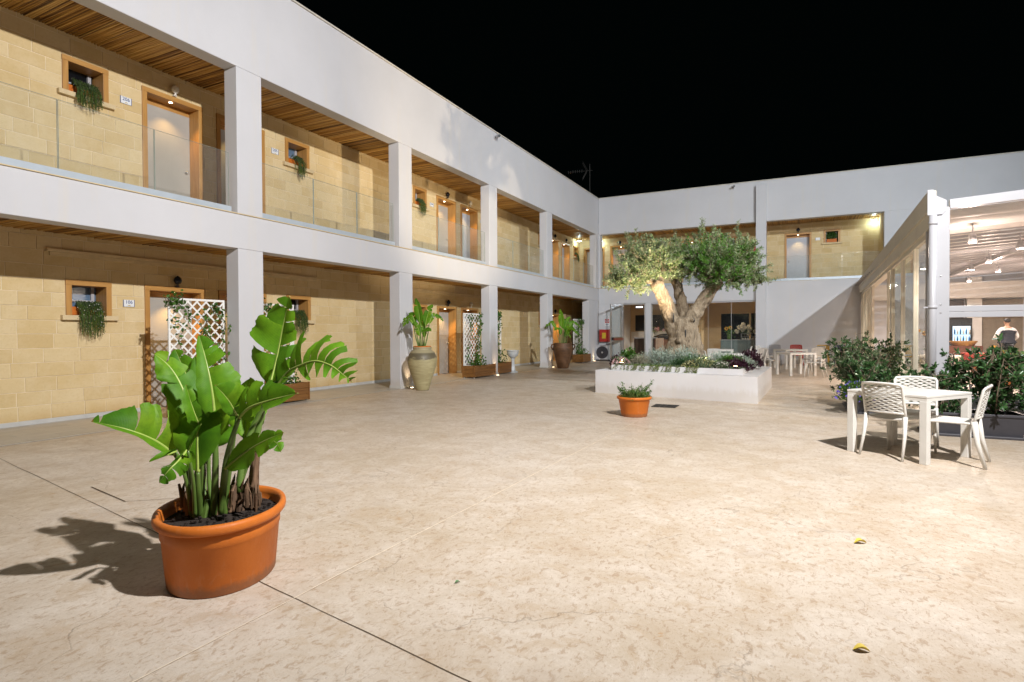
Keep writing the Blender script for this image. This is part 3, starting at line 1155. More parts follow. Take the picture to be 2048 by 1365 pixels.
def number_tile(num, p, rz, where):
    t = thing('number_tile', p, ('white tile with blue figures %s %s' % (num, where)) if num else 'small white tile ' + where, 'number tile', 'room number tiles', rz)
    MB().box(-0.095, 0.095, -0.006, 0.012, -0.06, 0.06).build('tile', MAT['tile_white'], t, world=False)
    if num:
        me = text_mesh(num, 0.085)
        me.materials.append(MAT['ink_blue'])
        o = bpy.data.objects.new('lettering', me)
        col.objects.link(o)
        o.parent = t
        o.rotation_euler = (math.pi / 2, 0, 0)
        o.location = (0, -0.0075, 0.018)
    MB().tube([(-0.02, -0.0075, -0.045), (0.0, -0.0078, -0.036), (0.022, -0.0075, -0.044)], 0.006, 6).build('motif', MAT['ink_yellow'], t, world=False)
    e = MB()
    e.box(-0.097, -0.088, -0.0075, -0.006, -0.062, 0.062)
    e.box(0.088, 0.097, -0.0075, -0.006, -0.062, 0.062)
    e.build('border', MAT['ink_blue'], t, world=False)
    return t


def cone_ornament(p, rz, mat, label, group=None):
    t = thing('cone_ornament', p, label, 'ornament', 'cone ornaments above the room doors', rz)
    prof = [(0.026, 0), (0.030, 0.01), (0.014, 0.025), (0.014, 0.035), (0.045, 0.05), (0.072, 0.085), (0.076, 0.115), (0.062, 0.15), (0.035, 0.18), (0.004, 0.2)]
    MB().lathe(prof, 12, 1, 0.75, wob=lambda a, z: 1 + 0.10 * math.cos(6 * a + z * 60)).build('bud', mat, t, True, world=False)
    MB().box(-0.03, 0.03, 0.0, 0.05, -0.012, 0.002).build('bracket', mat, t, world=False)
    return t


WHERE = {'106': ('right of the window with tiny white flowers', 'the ground floor door behind the first trellis'), '105': ('left of the ground floor window behind the second trellis', 'the ground floor door hidden by the front column'),
         '104': ('on the stone behind the tall stoneware jar', 'the ground floor door beside the stoneware jar'), '103': ('by the trellis next to the glowing column foot', 'the ground floor door behind the narrow trellis'),
         '206': ('left of the upper door in the first bay', 'the upper door beside the leafy upper window plant'), '205': ('left of the upper window in the second bay', 'the upper door hidden by the front column'),
         '204': ('between upper window and paired doors of the third bay', 'the upper door first of the pair in the third bay'), '203': ('right of the paired upper doors of the third bay', 'the upper door second of the pair in the third bay')}
for (a, b, z, h, fl, i) in DOORS_A:
    num = NAMES.get((fl, i))
    if num is None:
        if fl == 1 or i == 4:
            cone_ornament((XW + 0.075, (a + b) / 2, z + h + 0.018), math.pi / 2, MAT['navy'], 'dark blue cone ornament above the %s' % ('ground floor door behind the brown jar' if fl == 0 else ('first upper door of the corner bay' if i == 4 else 'second upper door of the corner bay')))
        continue
    uy = a - 0.285 if i % 2 == 0 else b + 0.28
    number_tile(num, (XW + 0.022, uy, z + 1.945), math.pi / 2, WHERE[num][0])
    white = (i % 2 == 1 or num == '206')
    cone_ornament((XW + 0.075, (a + b) / 2, z + h + 0.018), math.pi / 2, MAT['ceramic_white'] if white else MAT['navy'], '%s cone ornament above %s' % ('white' if white else 'dark blue', WHERE[num][1]))

# ------------------------------------------------------------------ rear wing
rear = thing('rear_wing', (-2, 28.5, 0), 'two storey white rear wing with glazed reception and one long gallery', 'building')
XR1 = 14.0
m = MB()
m.box(XA, XR1, YB, YI, 6.175, ZP1 - 0.02)
rp = m.build('parapet', MAT['plaster'], rear, bevel=0.012)
MB().box(XA + 0.03, XR1, YB - 0.028, YI + .03, ZP1 - 0.018, ZP1 + 0.012).build('coping', MAT['coping'], rp)
m = MB()
m.box(XA, -1.42, YB + 0.002, YI, 2.765, ZB1 - 0.012)
rb = m.build('floor_beam', MAT['plaster'], rear, bevel=0.01)
MB().box(XA + 0.03, -1.9, YB - 0.02, YI, ZB1 - 0.0105, ZB1 + 0.004).build('drip_edge', MAT['sillstone'], rb)
# solid lower wall right of the pilaster
MB().box(-1.42, XR1, YB + 0.002, YI, 0, ZB1).build('lower_wall', MAT['plaster'], rear)
MB().box(-1.40, 2.93, YB - 0.02, YI, ZB1 + 0.0008, ZB1 + 0.010).build('drip_edge', MAT['sillstone'], rear)
MB().box(-1.82, -1.405, YB - 0.2, YI - .02, 0, 7.72).build('pilaster', MAT['plaster'], rear, bevel=0.012)
MB().box(2.93, 4.1, YB + 0.003, YI, ZB1, 6.175).build('upper_wall', MAT['plaster'], rear)
MB().box(6.6, XR1, YB + 0.003, YI, ZB1, 6.175).build('upper_wall', MAT['plaster'], rear)
MB().box(XA + .001, -8.9, YB + 0.003, YI, ZB1 + .004, 6.175).build('corner_column', MAT['plaster'], rear)
MB().box(XA - 0.002, -7.81, YB + 0.003, YI, 0, 2.765).build('lower_wall', MAT['plaster'], rear)
MB().box(-6.67, -6.41, YB + 0.003, YI, 0, 2.765).build('glass_pier', MAT['plaster'], rear)
# gallery floor slab, end walls, back wall
MB().box(XI, XR1, YI, YW, 3.02, ZB1 - 0.015).build('gallery_slab', MAT['plaster'], rear)
MB().box(2.93, 3.2, YI, YW, ZB1, 6.3).build('gallery_end_wall', MAT['stone'], rear)
DOORS_B = [(-10.42, -9.28, 3.56, 2.30), (-8.98, -7.86, 3.56, 2.32), (-5.4, -4.3, 3.56, 2.30), (-0.74, 0.36, 3.56, 2.30)]
WINS_B = [(-3.45, -2.8, 5.33, 5.90), (0.84, 1.49, 5.33, 5.91)]
HB = [(a, b, z, z + h) for (a, b, z, h) in DOORS_B] + [(a, b, z0, z1) for (a, b, z0, z1) in WINS_B]
m = MB()
rr = [(XW, XR1, 3.56, 6.4)]
for h in HB:
    rr = cut(rr, h)
for (a, b, c_, d_) in rr:
    m.box(a, b, YW, YW + 0.5, c_, d_)
bw = m.build('stone_wall', MAT['mortar'], rear)
rest = MB()
for q in block_rects(XW, 3.2, 3.56, 6.32, HB, 9):
    pr = 0.004 + random.random() * 0.004
    y0, y1 = YW, YW - pr
    x0, x1, z0, z1 = q[0] + GAP, q[1] - GAP, q[2] + GAP, q[3] - GAP
    e = 0.003
    rest.add([(x0, y0, z0), (x1, y0, z0), (x1, y0, z1), (x0, y0, z1), (x0 + e, y1, z0 + e), (x1 - e, y1, z0 + e), (x1 - e, y1, z1 - e), (x0 + e, y1, z1 - e)], unit.f)
tag(rest.build('stone_blocks', MAT['stone'], bw), kind='stuff')
MB().box(XW - 4, XR1, YW + 0.5, YW + 5, 3.0, 7.2).build('room_block', MAT['mortar'], rear)
reed_ceiling(XI, 3.2, YI, YW, 6.29, rear, 'y', 0.017, 5)
MB().box(XI, XR1, YI, YW + .5, 6.36, 6.6).build('roof_slab', MAT['plaster'], rear)
for i, (a, b, z, h) in enumerate(DOORS_B):
    room_door(rear, WBk, a, b, z, h, MAT['door_cream'] if i in (0, 1) else MAT['door_grey'], 0 if i == 0 else 12, 1 if i < 2 else -1)
for (a, b, z0, z1) in WINS_B:
    room_window(rear, WBk, a, b, z0, z1, MAT['pane_dark'])
PB = lambda u, o, w: (u, YB + 0.135 - o, w)
balustrade(rear, PB, -8.9, -1.84, 5)
balustrade(rear, PB, -1.40, 2.93, 3)
number_tile('', (0.61, YW - 0.02, 5.52), 0.0, 'right of the lone door on the rear gallery')
cone_ornament((-8.44, YW - 0.075, 5.90), 0.0, MAT['navy'], 'dark blue cone ornament above the rear gallery door beside the corner')
cone_ornament((-0.18, YW - 0.075, 5.88), 0.0, MAT['navy'], 'dark blue cone ornament above the lone rear gallery door past the pilaster')

# gallery emergency lamps
for (p, tgt, lab) in (((-10.45, 28.85, 6.16), (-9.6, 28.0, 4.5), 'lit cool white lamp under the reeds on the gallery corner wall'),
                 ((-9.42, 29.25, 6.14), (-9.9, 28.6, 4.5), 'lit cool white lamp above the gallery corner door'),
                 ((2.74, 29.3, 6.15), (2.3, 28.4, 4.5), 'lit cool white lamp at the end wall of the rear gallery')):
    t = thing('gallery_lamp', p, lab, 'lamp', 'cool lamps in the upper galleries')
    MB().box(-0.10, 0.10, -0.05, 0.05, 0.0, 0.05).build('housing', MAT['dark_grey'], t, world=False, bevel=0.008)
    MB().box(-0.085, 0.085, -0.045, 0.045, -0.022, -0.001).build('diffuser', MAT['lamp_cool'], t, world=False)
    lamp('gallery_lamp_light', 'POINT', (p[0], p[1] - 0.02, p[2] - 0.09), 9, (0.78, 1.0, 0.95), size=0.05)

# ---------------------------------------------------------------- glazed front of the reception
gz = []
edges = [-6.41, -5.2, -3.83, -2.84, -1.86]
for a, b in zip(edges[:-1], edges[1:]):
    gp = MB().box(a + 0.008, b - 0.008, YB + 0.10, YB + 0.112, 0.06, 2.70).build('glass_panel', MAT['glass_win'], rear)
    MB().box(b - 0.012, b + 0.004, YB + 0.095, YB + 0.117, 0.06, 2.70).build('glass_edge', MAT['alu'], gp)
MB().box(-6.41, -1.84, YB + 0.05, YB + 0.16, 2.70, 2.764).build('glazing_rail', MAT['white_metal'], rear)
MB().box(-6.41, -1.84, YB + 0.05, YB + 0.16, 0.004, 0.06).build('glazing_rail', MAT['alu'], rear)
df = MB()
df.box(-7.81, -7.75, YB - 0.01, YB + 0.1, 0, 2.76)
df.box(-6.73, -6.67, YB - 0.01, YB + 0.1, 0, 2.76)
df.box(-7.75, -6.73, YB - 0.01, YB + 0.1, 2.70, 2.76)
df.build('entrance_frame', MAT['alu'], rear)
# the open door leaf with push bar
hx, hy = -7.79, 27.55
fx, fy = -8.0, 26.33
dirv = (Vector((fx, fy, 0)) - Vector((hx, hy, 0))).normalized()
L_ = (Vector((fx, fy)) - Vector((hx, hy))).length
dl = MB()
for (s0, s1, z0, z1) in ((0, 0.07, 0.03, 2.70), (L_ - 0.07, L_, 0.03, 2.70), (0.07, L_ - 0.07, 0.03, 0.20), (0.07, L_ - 0.07, 2.62, 2.70)):
    a = Vector((hx, hy, 0)) + dirv * s0
    b = Vector((hx, hy, 0)) + dirv * s1
    dl.bar((a.x, a.y, (z0 + z1) / 2), (b.x, b.y, (z0 + z1) / 2), 0.045, z1 - z0)
leafo = dl.build('entrance_door', MAT['alu'], rear)
a = Vector((hx, hy, 0)) + dirv * 0.07
b = Vector((hx, hy, 0)) + dirv * (L_ - 0.07)
MB().bar((a.x, a.y, 1.41), (b.x, b.y, 1.41), 0.012, 2.41).build('door_pane', MAT['glass_win'], leafo)
nrm = Vector((-dirv.y, dirv.x, 0))
if nrm.dot(CPOS - a) < 0:
    nrm = -nrm
pb = MB()
pb.tube([tuple(a + nrm * 0.09 + Vector((0, 0, 1.06))), tuple(b + nrm * 0.09 + Vector((0, 0, 1.06)))], 0.022, 8)
pb.build('push_bar', MAT['red_paint'], leafo)
pb = MB()
pb.bar(tuple(a + nrm * 0.045 + Vector((0, 0, 1.07))), tuple(b + nrm * 0.045 + Vector((0, 0, 1.07))), 0.03, 0.16)
pb.build('bar_plate', MAT['steel'], leafo)
pb = MB()
pb.bar(tuple(b + nrm * 0.06 - dirv * .1 + Vector((0, 0, 1.07))), tuple(b + nrm * 0.06 + dirv * .02 + Vector((0, 0, 1.07))), 0.09, 0.14)
pb.build('bar_end', MAT['black'], leafo)

# ---------------------------------------------------------------- antenna, cameras
an = thing('roof_antenna', (-9.7, 28.4, 7.95), 'television antenna on a thin mast standing on the roof corner', 'antenna')
MB().tube([(-9.7, 28.4, 7.7), (-9.7, 28.4, 9.95)], 0.016, 8).build('mast', MAT['iron'], an)
MB().box(-9.86, -9.55, 28.25, 28.55, 7.96, 8.25).build('junction_box', MAT['alu'], an, bevel=0.01)
bm_ = MB()
e0, e1 = Vector((-9.7, 28.4, 9.62)), Vector((-10.75, 28.0, 9.55))
bm_.tube([e0 + (e0 - e1) * .12, e1], 0.012, 6)
bm_.build('boom', MAT['iron'], an)
side = Vector((0.36, -0.93, 0))
for i in range(7):
    c0 = e0.lerp(e1, 0.36 + i * 0.1)
    MB().tube([c0 - side * .12 - Vector((0, 0, .03)), c0 + side * .12 + Vector((0, 0, .03))], 0.012, 5).build('element', MAT['alu'], an)
for s_ in (-1, 1):
    c0 = e0.lerp(e1, 0.12)
    rf = MB()
    for j in range(5):
        rf.tube([c0 + side * (-.25 + j * .125), c0 + side * (-.25 + j * .125) + Vector((-.22, -.08, .42 * s_))], 0.006, 5)
    rf.build('reflector', MAT['iron'], an)

for (p, rz, lab) in (((XA + 0.02, 16.85, 7.74), -0.5, 'white bullet camera under the coping of the guest wing parapet'), ((-2.75, YB - 0.02, 7.78), -1.2, 'small dark camera under the coping of the rear wing parapet')):
    t = thing('security_camera', p, lab, 'camera', None, rz)
    MB().tube([(0, 0, 0), (0.08, 0, -0.05), (0.14, -0.02, 0.0)], 0.022, 8).build('arm', MAT['white_metal'], t, world=False)
    MB().tube([(0.06, 0.0, 0.03), (0.27, -0.05, -0.01)], 0.05, 10).build('camera_body', MAT['white_metal'], t, world=False)
    MB().tube([(0.271, -0.05, -0.01), (0.30, -0.055, -0.015)], 0.044, 10).build('lens', MAT['black'], t, world=False)

# ------------------------------------------------------------------ reception behind the glass
RX0, RX1, RY1, RZ = -8.9, -1.5, 33.2, 2.92
MAT['warm_wall'] = pm('warm beige wall', (0.56, 0.42, 0.25), 0.6, var=0.06, scale=2)
MAT['room_white'] = pm('room white wall', (0.62, 0.60, 0.56), 0.7, var=0.05)
MAT['room_floor'] = pm('reception floor', (0.55, 0.48, 0.40), 0.3, var=0.1)
MAT['dark_wood'] = wood('dark wood', (0.030, 0.018, 0.012), (0.07, 0.042, 0.028), 0.4)
MAT['red_wood'] = wood('reddish wood', (0.12, 0.035, 0.018), (0.20, 0.07, 0.035), 0.4)
MAT['slate'] = pm('grey green counter', (0.16, 0.20, 0.20), 0.35, var=0.12)
MAT['rose'] = pm('rose panel', (0.55, 0.36, 0.26), 0.5)
rm = MB()
rm.box(RX0, RX1, YI, RY1, 0.001, 0.006)
rm.build('reception_floor', MAT['room_floor'], rear)
MB().box(RX0, RX1, YI + .001, RY1, RZ, RZ + 0.05).build('reception_ceiling', MAT['warm_wall'], rear)
MB().box(RX0 - .2, RX0, YI + .001, RY1, 0, RZ).build('reception_side_wall', MAT['room_white'], rear)
MB().box(RX1, RX1 + .15, YI + .001, RY1, 0, RZ).build('reception_side_wall', MAT['warm_wall'], rear)
bk = MB().box(RX0, RX1, RY1, RY1 + .1, 0, RZ).build('reception_back_wall', MAT['warm_wall'], rear)
# dark sliding window at the back with timber frame
MB().box(-3.95, -1.95, RY1 - 0.03, RY1 - 0.02, 0.05, 2.35).build('dark_window', MAT['pane_dark'], rear)
fr = MB()
for x in (-4.02, -2.52, -1.95):
    fr.box(x, x + 0.09, RY1 - 0.08, RY1 - 0.001, 0.01, 2.42)
fr.box(-3.93, -1.95, RY1 - 0.079, RY1 - 0.002, 2.35, 2.42)
fr.build('dark_window_frame', MAT['warm_wall'], rear)
# black screen and white dado at the left of the room
MB().box(-8.6, -5.7, RY1 - 0.05, RY1 - 0.005, 1.45, 2.35).build('wall_screen', MAT['black'], rear)
MB().box(-8.85, -5.6, RY1 - 0.03, RY1 - 0.006, 0.0, 1.40).build('dado_panel', MAT['room_white'], rear)
# ribbed partition of vertical slats
pt = MB()
for i in range(16):
    x = -5.95 + i * 0.085
    pt.box(x, x + 0.05, 31.2, 31.26, 0.01, RZ - .01)
pt.box(-5.98, -4.55, 31.262, 31.29, 0.01, RZ - .01)
pt.build('slatted_partition', MAT['warm_wall'], rear)
pt = MB()
for i in range(9):
    y = 28.2 + i * 0.16
    pt.box(-1.62, -1.505, y, y + 0.08, 0.01, RZ - .01)
pt.build('slatted_panel', MAT['warm_wall'], rear)
for (x, y, p) in ((-7.6, 29.6, 60), (-6.9, 31.6, 50), (-4.9, 29.6, 70), (-3.1, 29.0, 75), (-2.1, 30.6, 70), (-3.6, 31.4, 50)):
    t = thing('ceiling_spot', (x, y, RZ), 'lit round ceiling spot in the reception', 'ceiling spot', 'reception ceiling spots')
    MB().lathe([(0.07, -0.02), (0.07, 0.0)], 14).build('diffuser', MAT['lamp_on'], t, world=False)
    MB().lathe([(0.09, -0.012), (0.071, -0.014), (0.071, -0.001), (0.09, -0.001)], 14, cap=False).build('trim_ring', MAT['white_metal'], t, world=False)
    lamp('ceiling_spot_light', 'SPOT', (x, y, RZ - 0.06), p, (1.0, 0.74, 0.46), (x, y, 0), 0.06, 140, 0.8)
t = thing('exit_light', (-7.0, YB + 0.13, 2.55), 'small lit white exit light bar above the reception entrance', 'exit light')
MB().box(-0.16, 0.16, 0, 0.03, 0.0, 0.07).build('housing', MAT['white_metal'], t, world=False)
MB().box(-0.15, 0.15, -0.006, -0.001, 0.008, 0.062).build('diffuser', MAT['lamp_strip'], t, world=False)

dk = thing('reception_desk', (-6.6, 30.0, 0), 'dark wood reception desk with a rose coloured side panel', 'desk')
m = MB()
m.box(-7.75, -6.75, 29.6, 30.2, 0.01, 1.06)
m.build('desk_body', MAT['dark_wood'], dk, bevel=0.01)
MB().box(-7.8, -6.70, 29.55, 30.25, 1.0605, 1.11).build('desk_top', MAT['white_metal'], dk)
MB().box(-6.62, -6.22, 29.5, 29.56, 0.45, 1.08).build('side_panel', MAT['rose'], dk)
MB().box(-6.70, -6.20, 29.57, 30.2, 0.01, 1.0).build('desk_return', MAT['red_wood'], dk)
cb = thing('low_cabinet', (-5.9, 32.4, 0), 'reddish low cabinet with rounded dark cover beside the reception desk', 'cabinet')
MB().box(-7.4, -5.0, 31.9, 32.6, 0.01, 0.95).build('cabinet_body', MAT['red_wood'], cb, bevel=0.02)
MB().tube([(-7.3, 32.25, 0.98), (-6.9, 32.25, 1.12), (-5.6, 32.25, 1.14), (-5.15, 32.25, 0.98)], 0.22, 10, flat=0.8).build('cover', MAT['black'], cb, True)
ct = thing('console_counter', (-2.5, 29.2, 0), 'grey green counter behind the glass carrying the flower vases', 'counter')
MB().box(-3.45, -1.72, 29.0, 29.5, 0.01, 0.98).build('counter_body', MAT['slate'], ct, bevel=0.008)
MB().box(-3.5, -1.70, 28.96, 29.55, 0.981, 1.01).build('counter_top', MAT['white_metal'], ct)
for i in range(3):
    MB().box(-3.46 + i * .58, -3.45 + i * .58, 28.985, 28.999, 0.05, 0.95).build('panel_joint', MAT['black'], ct)


def bouquet(name, loc, label, cat, vase_prof, vase_mat, petals, pm_, r, h, n, leafm, seed, fl=0.07):
    t = thing(name, loc, label, cat)
    MB().lathe(vase_prof, 14).build('vase', vase_mat, t, True, world=False)
    rg = np.random.default_rng(seed)
    z0 = vase_prof[-1][1]
    heads = rg.normal(size=(n, 3)) * np.array([r, r * .6, r * .7]) + np.array([0, 0, z0 + h])
    st = MB()
    for hd in heads:
        st.tube([(0, 0, z0 - .03), tuple(hd * 0.6 + np.array([0, 0, z0 * .4])), tuple(hd)], 0.005, 5)
    st.build('stems', MAT['stem'], t, world=False)
    P, D = [], []
    for hd in heads:
        for _ in range(46):
            d = rg.normal(size=3)
            d /= np.linalg.norm(d)
            P.append(hd + d * fl * .2)
            D.append(d)
    leaf_cloud('petals', P, D, fl, fl * .8, pm_, t, seed=seed, world=False)
    P = rg.normal(size=(80, 3)) * np.array([r * .8, r * .5, r * .5]) + np.array([0, 0, z0 + h * .5])
    leaf_cloud('leaves', P, rg.normal(size=(80, 3)), 0.09, 0.045, leafm, t, seed=seed + 1, world=False)
    return t


VP = [(0.05, 0), (0.075, 0.08), (0.06, 0.2), (0.05, 0.26)]
bouquet('desk_bouquet', (-6.85, 29.75, 1.11), 'pale pink flower bouquet standing on the reception desk', 'bouquet', VP, MAT['ceramic_white'], 8, MAT['pinkbloom'], 0.17, 0.15, 8, MAT['pitto_grey'], 3)
bouquet('white_bouquet', (-2.35, 29.3, 1.01), 'large white flower bouquet in a glass vase behind the window', 'bouquet', [(0.06, 0), (0.10, 0.1), (0.085, 0.22), (0.1, 0.3)], MAT['glass_win'], 8, MAT['blossom'], 0.24, 0.28, 11, MAT['pitto'], 5, 0.1)
sf = thing('sunflower_vase', (-3.1, 29.25, 1.01), 'yellow vase with two sunflowers on the grey counter', 'vase')
MB().lathe([(0.07, 0), (0.10, 0.1), (0.09, 0.22), (0.075, 0.27)], 14).build('vase', MAT['lime'], sf, True, world=False)
for (dx, dz) in ((-0.12, 0.52), (0.06, 0.56)):
    MB().tube([(0, 0, 0.2), (dx * .7, -.02, dz * .8), (dx, -0.05, dz)], 0.008, 5).build('stem', MAT['stem'], sf, world=False)
    an_ = np.linspace(0, 2 * math.pi, 18)[:-1]
    P = [(dx, -0.06, dz)] * len(an_)
    D = [(math.cos(q), -0.1, math.sin(q)) for q in an_]
    leaf_cloud('petals', P, D, 0.10, 0.05, MAT['sunpetal'], sf, seed=4, world=False)
    MB().ball((dx, -0.07, dz), 0.035, 0.02, 0.035).build('flower_head', MAT['dark_wood'], sf, True, world=False)
rg = np.random.default_rng(8)
leaf_cloud('leaves', rg.normal(size=(60, 3)) * np.array([.1, .06, .08]) + np.array([0.06, 0, .36]), rg.normal(size=(60, 3)), 0.1, 0.06, MAT['vine'], sf, seed=8, world=False)
rk = thing('glass_rack', (-2.15, 29.15, 1.01), 'white wire rack of upturned glasses on the counter under the white bouquet', 'rack')
for z in (0.14, 0.27):
    MB().box(-0.42, 0.42, -0.12, 0.12, z, z + 0.012).build('shelf', MAT['white_metal'], rk, world=False)
for x in (-0.41, 0.40):
    for y in (-0.115, 0.105):
        MB().box(x, x + 0.012, y, y + 0.012, 0.0, 0.269).build('post', MAT['white_metal'], rk, world=False)
for i in range(7):
    MB().lathe([(0.038, 0.0), (0.042, 0.05), (0.03, 0.085)], 10, loc=(-0.34 + i * 0.113, -0.03, 0.001)).build('drinking_glass', MAT['ceramic_white'], rk, True, world=False)

# ------------------------------------------------------------------ things on the rear wall by the entrance
ac = thing('air_conditioner', (-8.62, 27.33, 0), 'white outdoor air conditioner unit with round dark fan by the entrance', 'air conditioner')
MB().box(-9.02, -8.22, 27.12, 27.45, 0.06, 0.76).build('casing', MAT['white_metal'], ac, bevel=0.015)
rg_ = MB()
for i in range(9):
    r = 0.03 + i * 0.033
    pts = [(-8.66 + r * math.cos(q), 27.105, 0.41 + r * math.sin(q)) for q in np.linspace(0, 2 * math.pi, 25)]
    rg_.tube(pts, 0.004, 4, cap=False)
for q in np.linspace(0, math.pi, 9)[:-1]:
    rg_.tube([(-8.66 - .295 * math.cos(q), 27.106, 0.41 - .295 * math.sin(q)), (-8.66 + .295 * math.cos(q), 27.106, 0.41 + .295 * math.sin(q))], 0.003, 4)
rg_.build('fan_guard', MAT['dark_grey'], ac)
fd = MB()
fd.add([(-8.66 + .30 * math.cos(q), 27.1185, 0.41 + .30 * math.sin(q)) for q in np.linspace(0, 2 * math.pi, 33)[:-1]], [tuple(range(32))])
fd.build('fan_opening', MAT['dark_grey'], ac)
MB().ball((-8.66, 27.10, 0.41), 0.05, 0.012, 0.05).build('hub', MAT['white_metal'], ac, True)
for x in (-8.95, -8.35):
    MB().box(x, x + 0.06, 27.1, 27.47, 0.0, 0.06).build('foot', MAT['dark_grey'], ac)
hb = thing('hose_cabinet', (-8.62, 27.5, 1.2), 'red fire hose cabinet on the wall above the air conditioner', 'hose cabinet')
MB().box(-8.89, -8.40, 27.36, 27.579, 0.92, 1.52).build('cabinet_body', MAT['red_paint'], hb, bevel=0.008)
MB().box(-8.86, -8.43, 27.352, 27.3595, 0.95, 1.49).build('cabinet_door', MAT['red_paint'], hb, bevel=0.004)
MB().box(-8.74, -8.55, 27.346, 27.3515, 1.08, 1.36).build('window_pane', MAT['ink_yellow'], hb)
MB().tube([(-8.80 + .0, 27.345, 1.2), (-8.79, 27.335, 1.2)], 0.02, 8).build('latch', MAT['black'], hb)
sg = thing('hydrant_sign', (-8.55, YB - 0.006, 1.94), 'small red and white square sign with a hose reel symbol above the red cabinet', 'sign')
MB().box(-8.67, -8.43, YB - 0.012, YB - 0.003, 1.70, 2.05).build('board', MAT['sign_white'], sg)
MB().box(-8.655, -8.445, YB - 0.0145, YB - 0.0125, 1.83, 2.035).build('red_field', MAT['sign_red'], sg)
m = MB()
for r in (0.03, 0.055, 0.08):
    m.tube([(-8.55 + r * math.cos(q), YB - 0.0155, 1.932 + r * math.sin(q)) for q in np.linspace(0, 2 * math.pi, 17)], 0.006, 4, cap=False)
m.build('reel_symbol', MAT['sign_white'], sg)
MB().box(-8.63, -8.47, YB - 0.0145, YB - 0.0125, 1.745, 1.77).build('blue_line', MAT['ink_blue'], sg)
rs_ = thing('red_panel', (-2.1, 29.4, 5.1), 'red board hanging on the upper gallery wall beside the pilaster', 'board')
MB().box(-2.35, -1.85, 29.40, 29.44, 4.83, 5.45).build('board', MAT['sign_red'], rs_)

# ------------------------------------------------------------------ glazed dining pergola
perg = thing('dining_pergola', (4, 18, 0), 'white glazed dining pergola with pleated fabric roof standing against the rear wing', 'pergola')
PXF, PYF = 1.76, 10.5
PXB, PYB = 2.15, YB
tilt = math.atan2(PXB - PXF, PYB - PYF)


def sd(y, out=0.0):
    """x of the side wall at y (out = towards the yard)"""
    return PXF + (PXB - PXF) * (y - PYF) / (PYB - PYF) - out


def side_box(m_, y0, y1, o0, o1, z0, z1):
    vs = []
    for z in (z0, z1):
        vs += [(sd(y0, o0), y0, z), (sd(y0, o1), y0, z), (sd(y1, o1), y1, z), (sd(y1, o0), y1, z)]
    m_.add(vs, [(0, 1, 2, 3), (4, 7, 6, 5), (0, 4, 5, 1), (1, 5, 6, 2), (2, 6, 7, 3), (3, 7, 4, 0)])


PX1 = 10.5
m = MB()
side_box(m, PYF - 0.02, PYB - 0.01, 0.0, 0.10, 3.16, 3.46)
side_box(m, PYF - 0.02, PYB - 0.01, 0.02, 0.07, 2.93, 3.159)
m.build('side_fascia', MAT['cream_metal'], perg)
m = MB()
side_box(m, PYF, PYB - 0.01, -0.16, 0.019, 2.86, 3.10)
m.build('side_beam', MAT['cream_metal'], perg)
# end cap of the gutter
m = MB()
m.add([(PXF - 0.11, PYF - 0.045, 3.10), (PXF + 0.07, PYF - 0.045, 3.10), (PXF + 0.12, PYF - 0.045, 3.16), (PXF + 0.12, PYF - 0.045, 3.30), (PXF - 0.04, PYF - 0.045, 3.40), (PXF - 0.04, PYF - 0.045, 3.47), (PXF - 0.11, PYF - 0.045, 3.47),
       (PXF - 0.11, PYF - 0.02, 3.10), (PXF + 0.07, PYF - 0.02, 3.10), (PXF + 0.12, PYF - 0.02, 3.16), (PXF + 0.12, PYF - 0.02, 3.30), (PXF - 0.04, PYF - 0.02, 3.40), (PXF - 0.04, PYF - 0.02, 3.47), (PXF - 0.11, PYF - 0.02, 3.47)],
      [(0, 1, 2, 3, 4, 5, 6), (13, 12, 11, 10, 9, 8, 7)] + [(i, i + 7, (i + 1) % 7 + 7, (i + 1) % 7) for i in range(7)])
m.build('gutter_cap', MAT['white_metal'], perg)
# corner post, downpipe and thin pipe
MB().box(PXF + 0.0, PXF + 0.165, PYF - 0.02, PYF + 0.14, 0, 3.20).build('corner_post', MAT['white_metal'], perg, bevel=0.008)
dp = MB()
dp.tube([(PXF - 0.045, PYF - 0.06, 0.0), (PXF - 0.045, PYF - 0.06, 3.09)], 0.05, 16)
dp.build('downpipe', MAT['white_metal'], perg, True)
for z in (1.72, 2.95):
    MB().tube([(PXF - 0.045, PYF - 0.06, z), (PXF - 0.045, PYF - 0.06, z + 0.045)], 0.057, 16).build('pipe_clip', MAT['white_metal'], perg, True)
MB().bar((PXF - 0.16, PYF - 0.07, 1.74), (PXF - 0.0, PYF - 0.05, 1.74), 0.014, 0.02).build('pipe_bracket', MAT['white_metal'], perg)
MB().tube([(sd(10.9, 0.05), 10.9, 0.3), (sd(10.9, 0.05), 10.9, 2.92)], 0.02, 8).build('rain_chain_pipe', MAT['white_metal'], perg)
for z in (2.2, 1.66, 1.78, 0.8):
    MB().ball((PXF + 0.06, PYF - 0.024, z), 0.012, 0.008, 0.012).build('bolt', MAT['steel'], perg)
# front transoms and gable
MB().box(PXF + 0.165, PX1, PYF + 0.0, PYF + 0.10, 1.672, 1.756).build('front_transom', MAT['white_metal'], perg, bevel=0.004)
MB().box(PXF + 0.165, PX1, PYF + 0.003, PYF + 0.10, 1.588, 1.668).build('front_transom', MAT['white_metal'], perg, bevel=0.004)
SL = 0.058                                    # the roof rises away from the gutter


def roofz(x):
    return 3.30 + SL * (x - PXF)


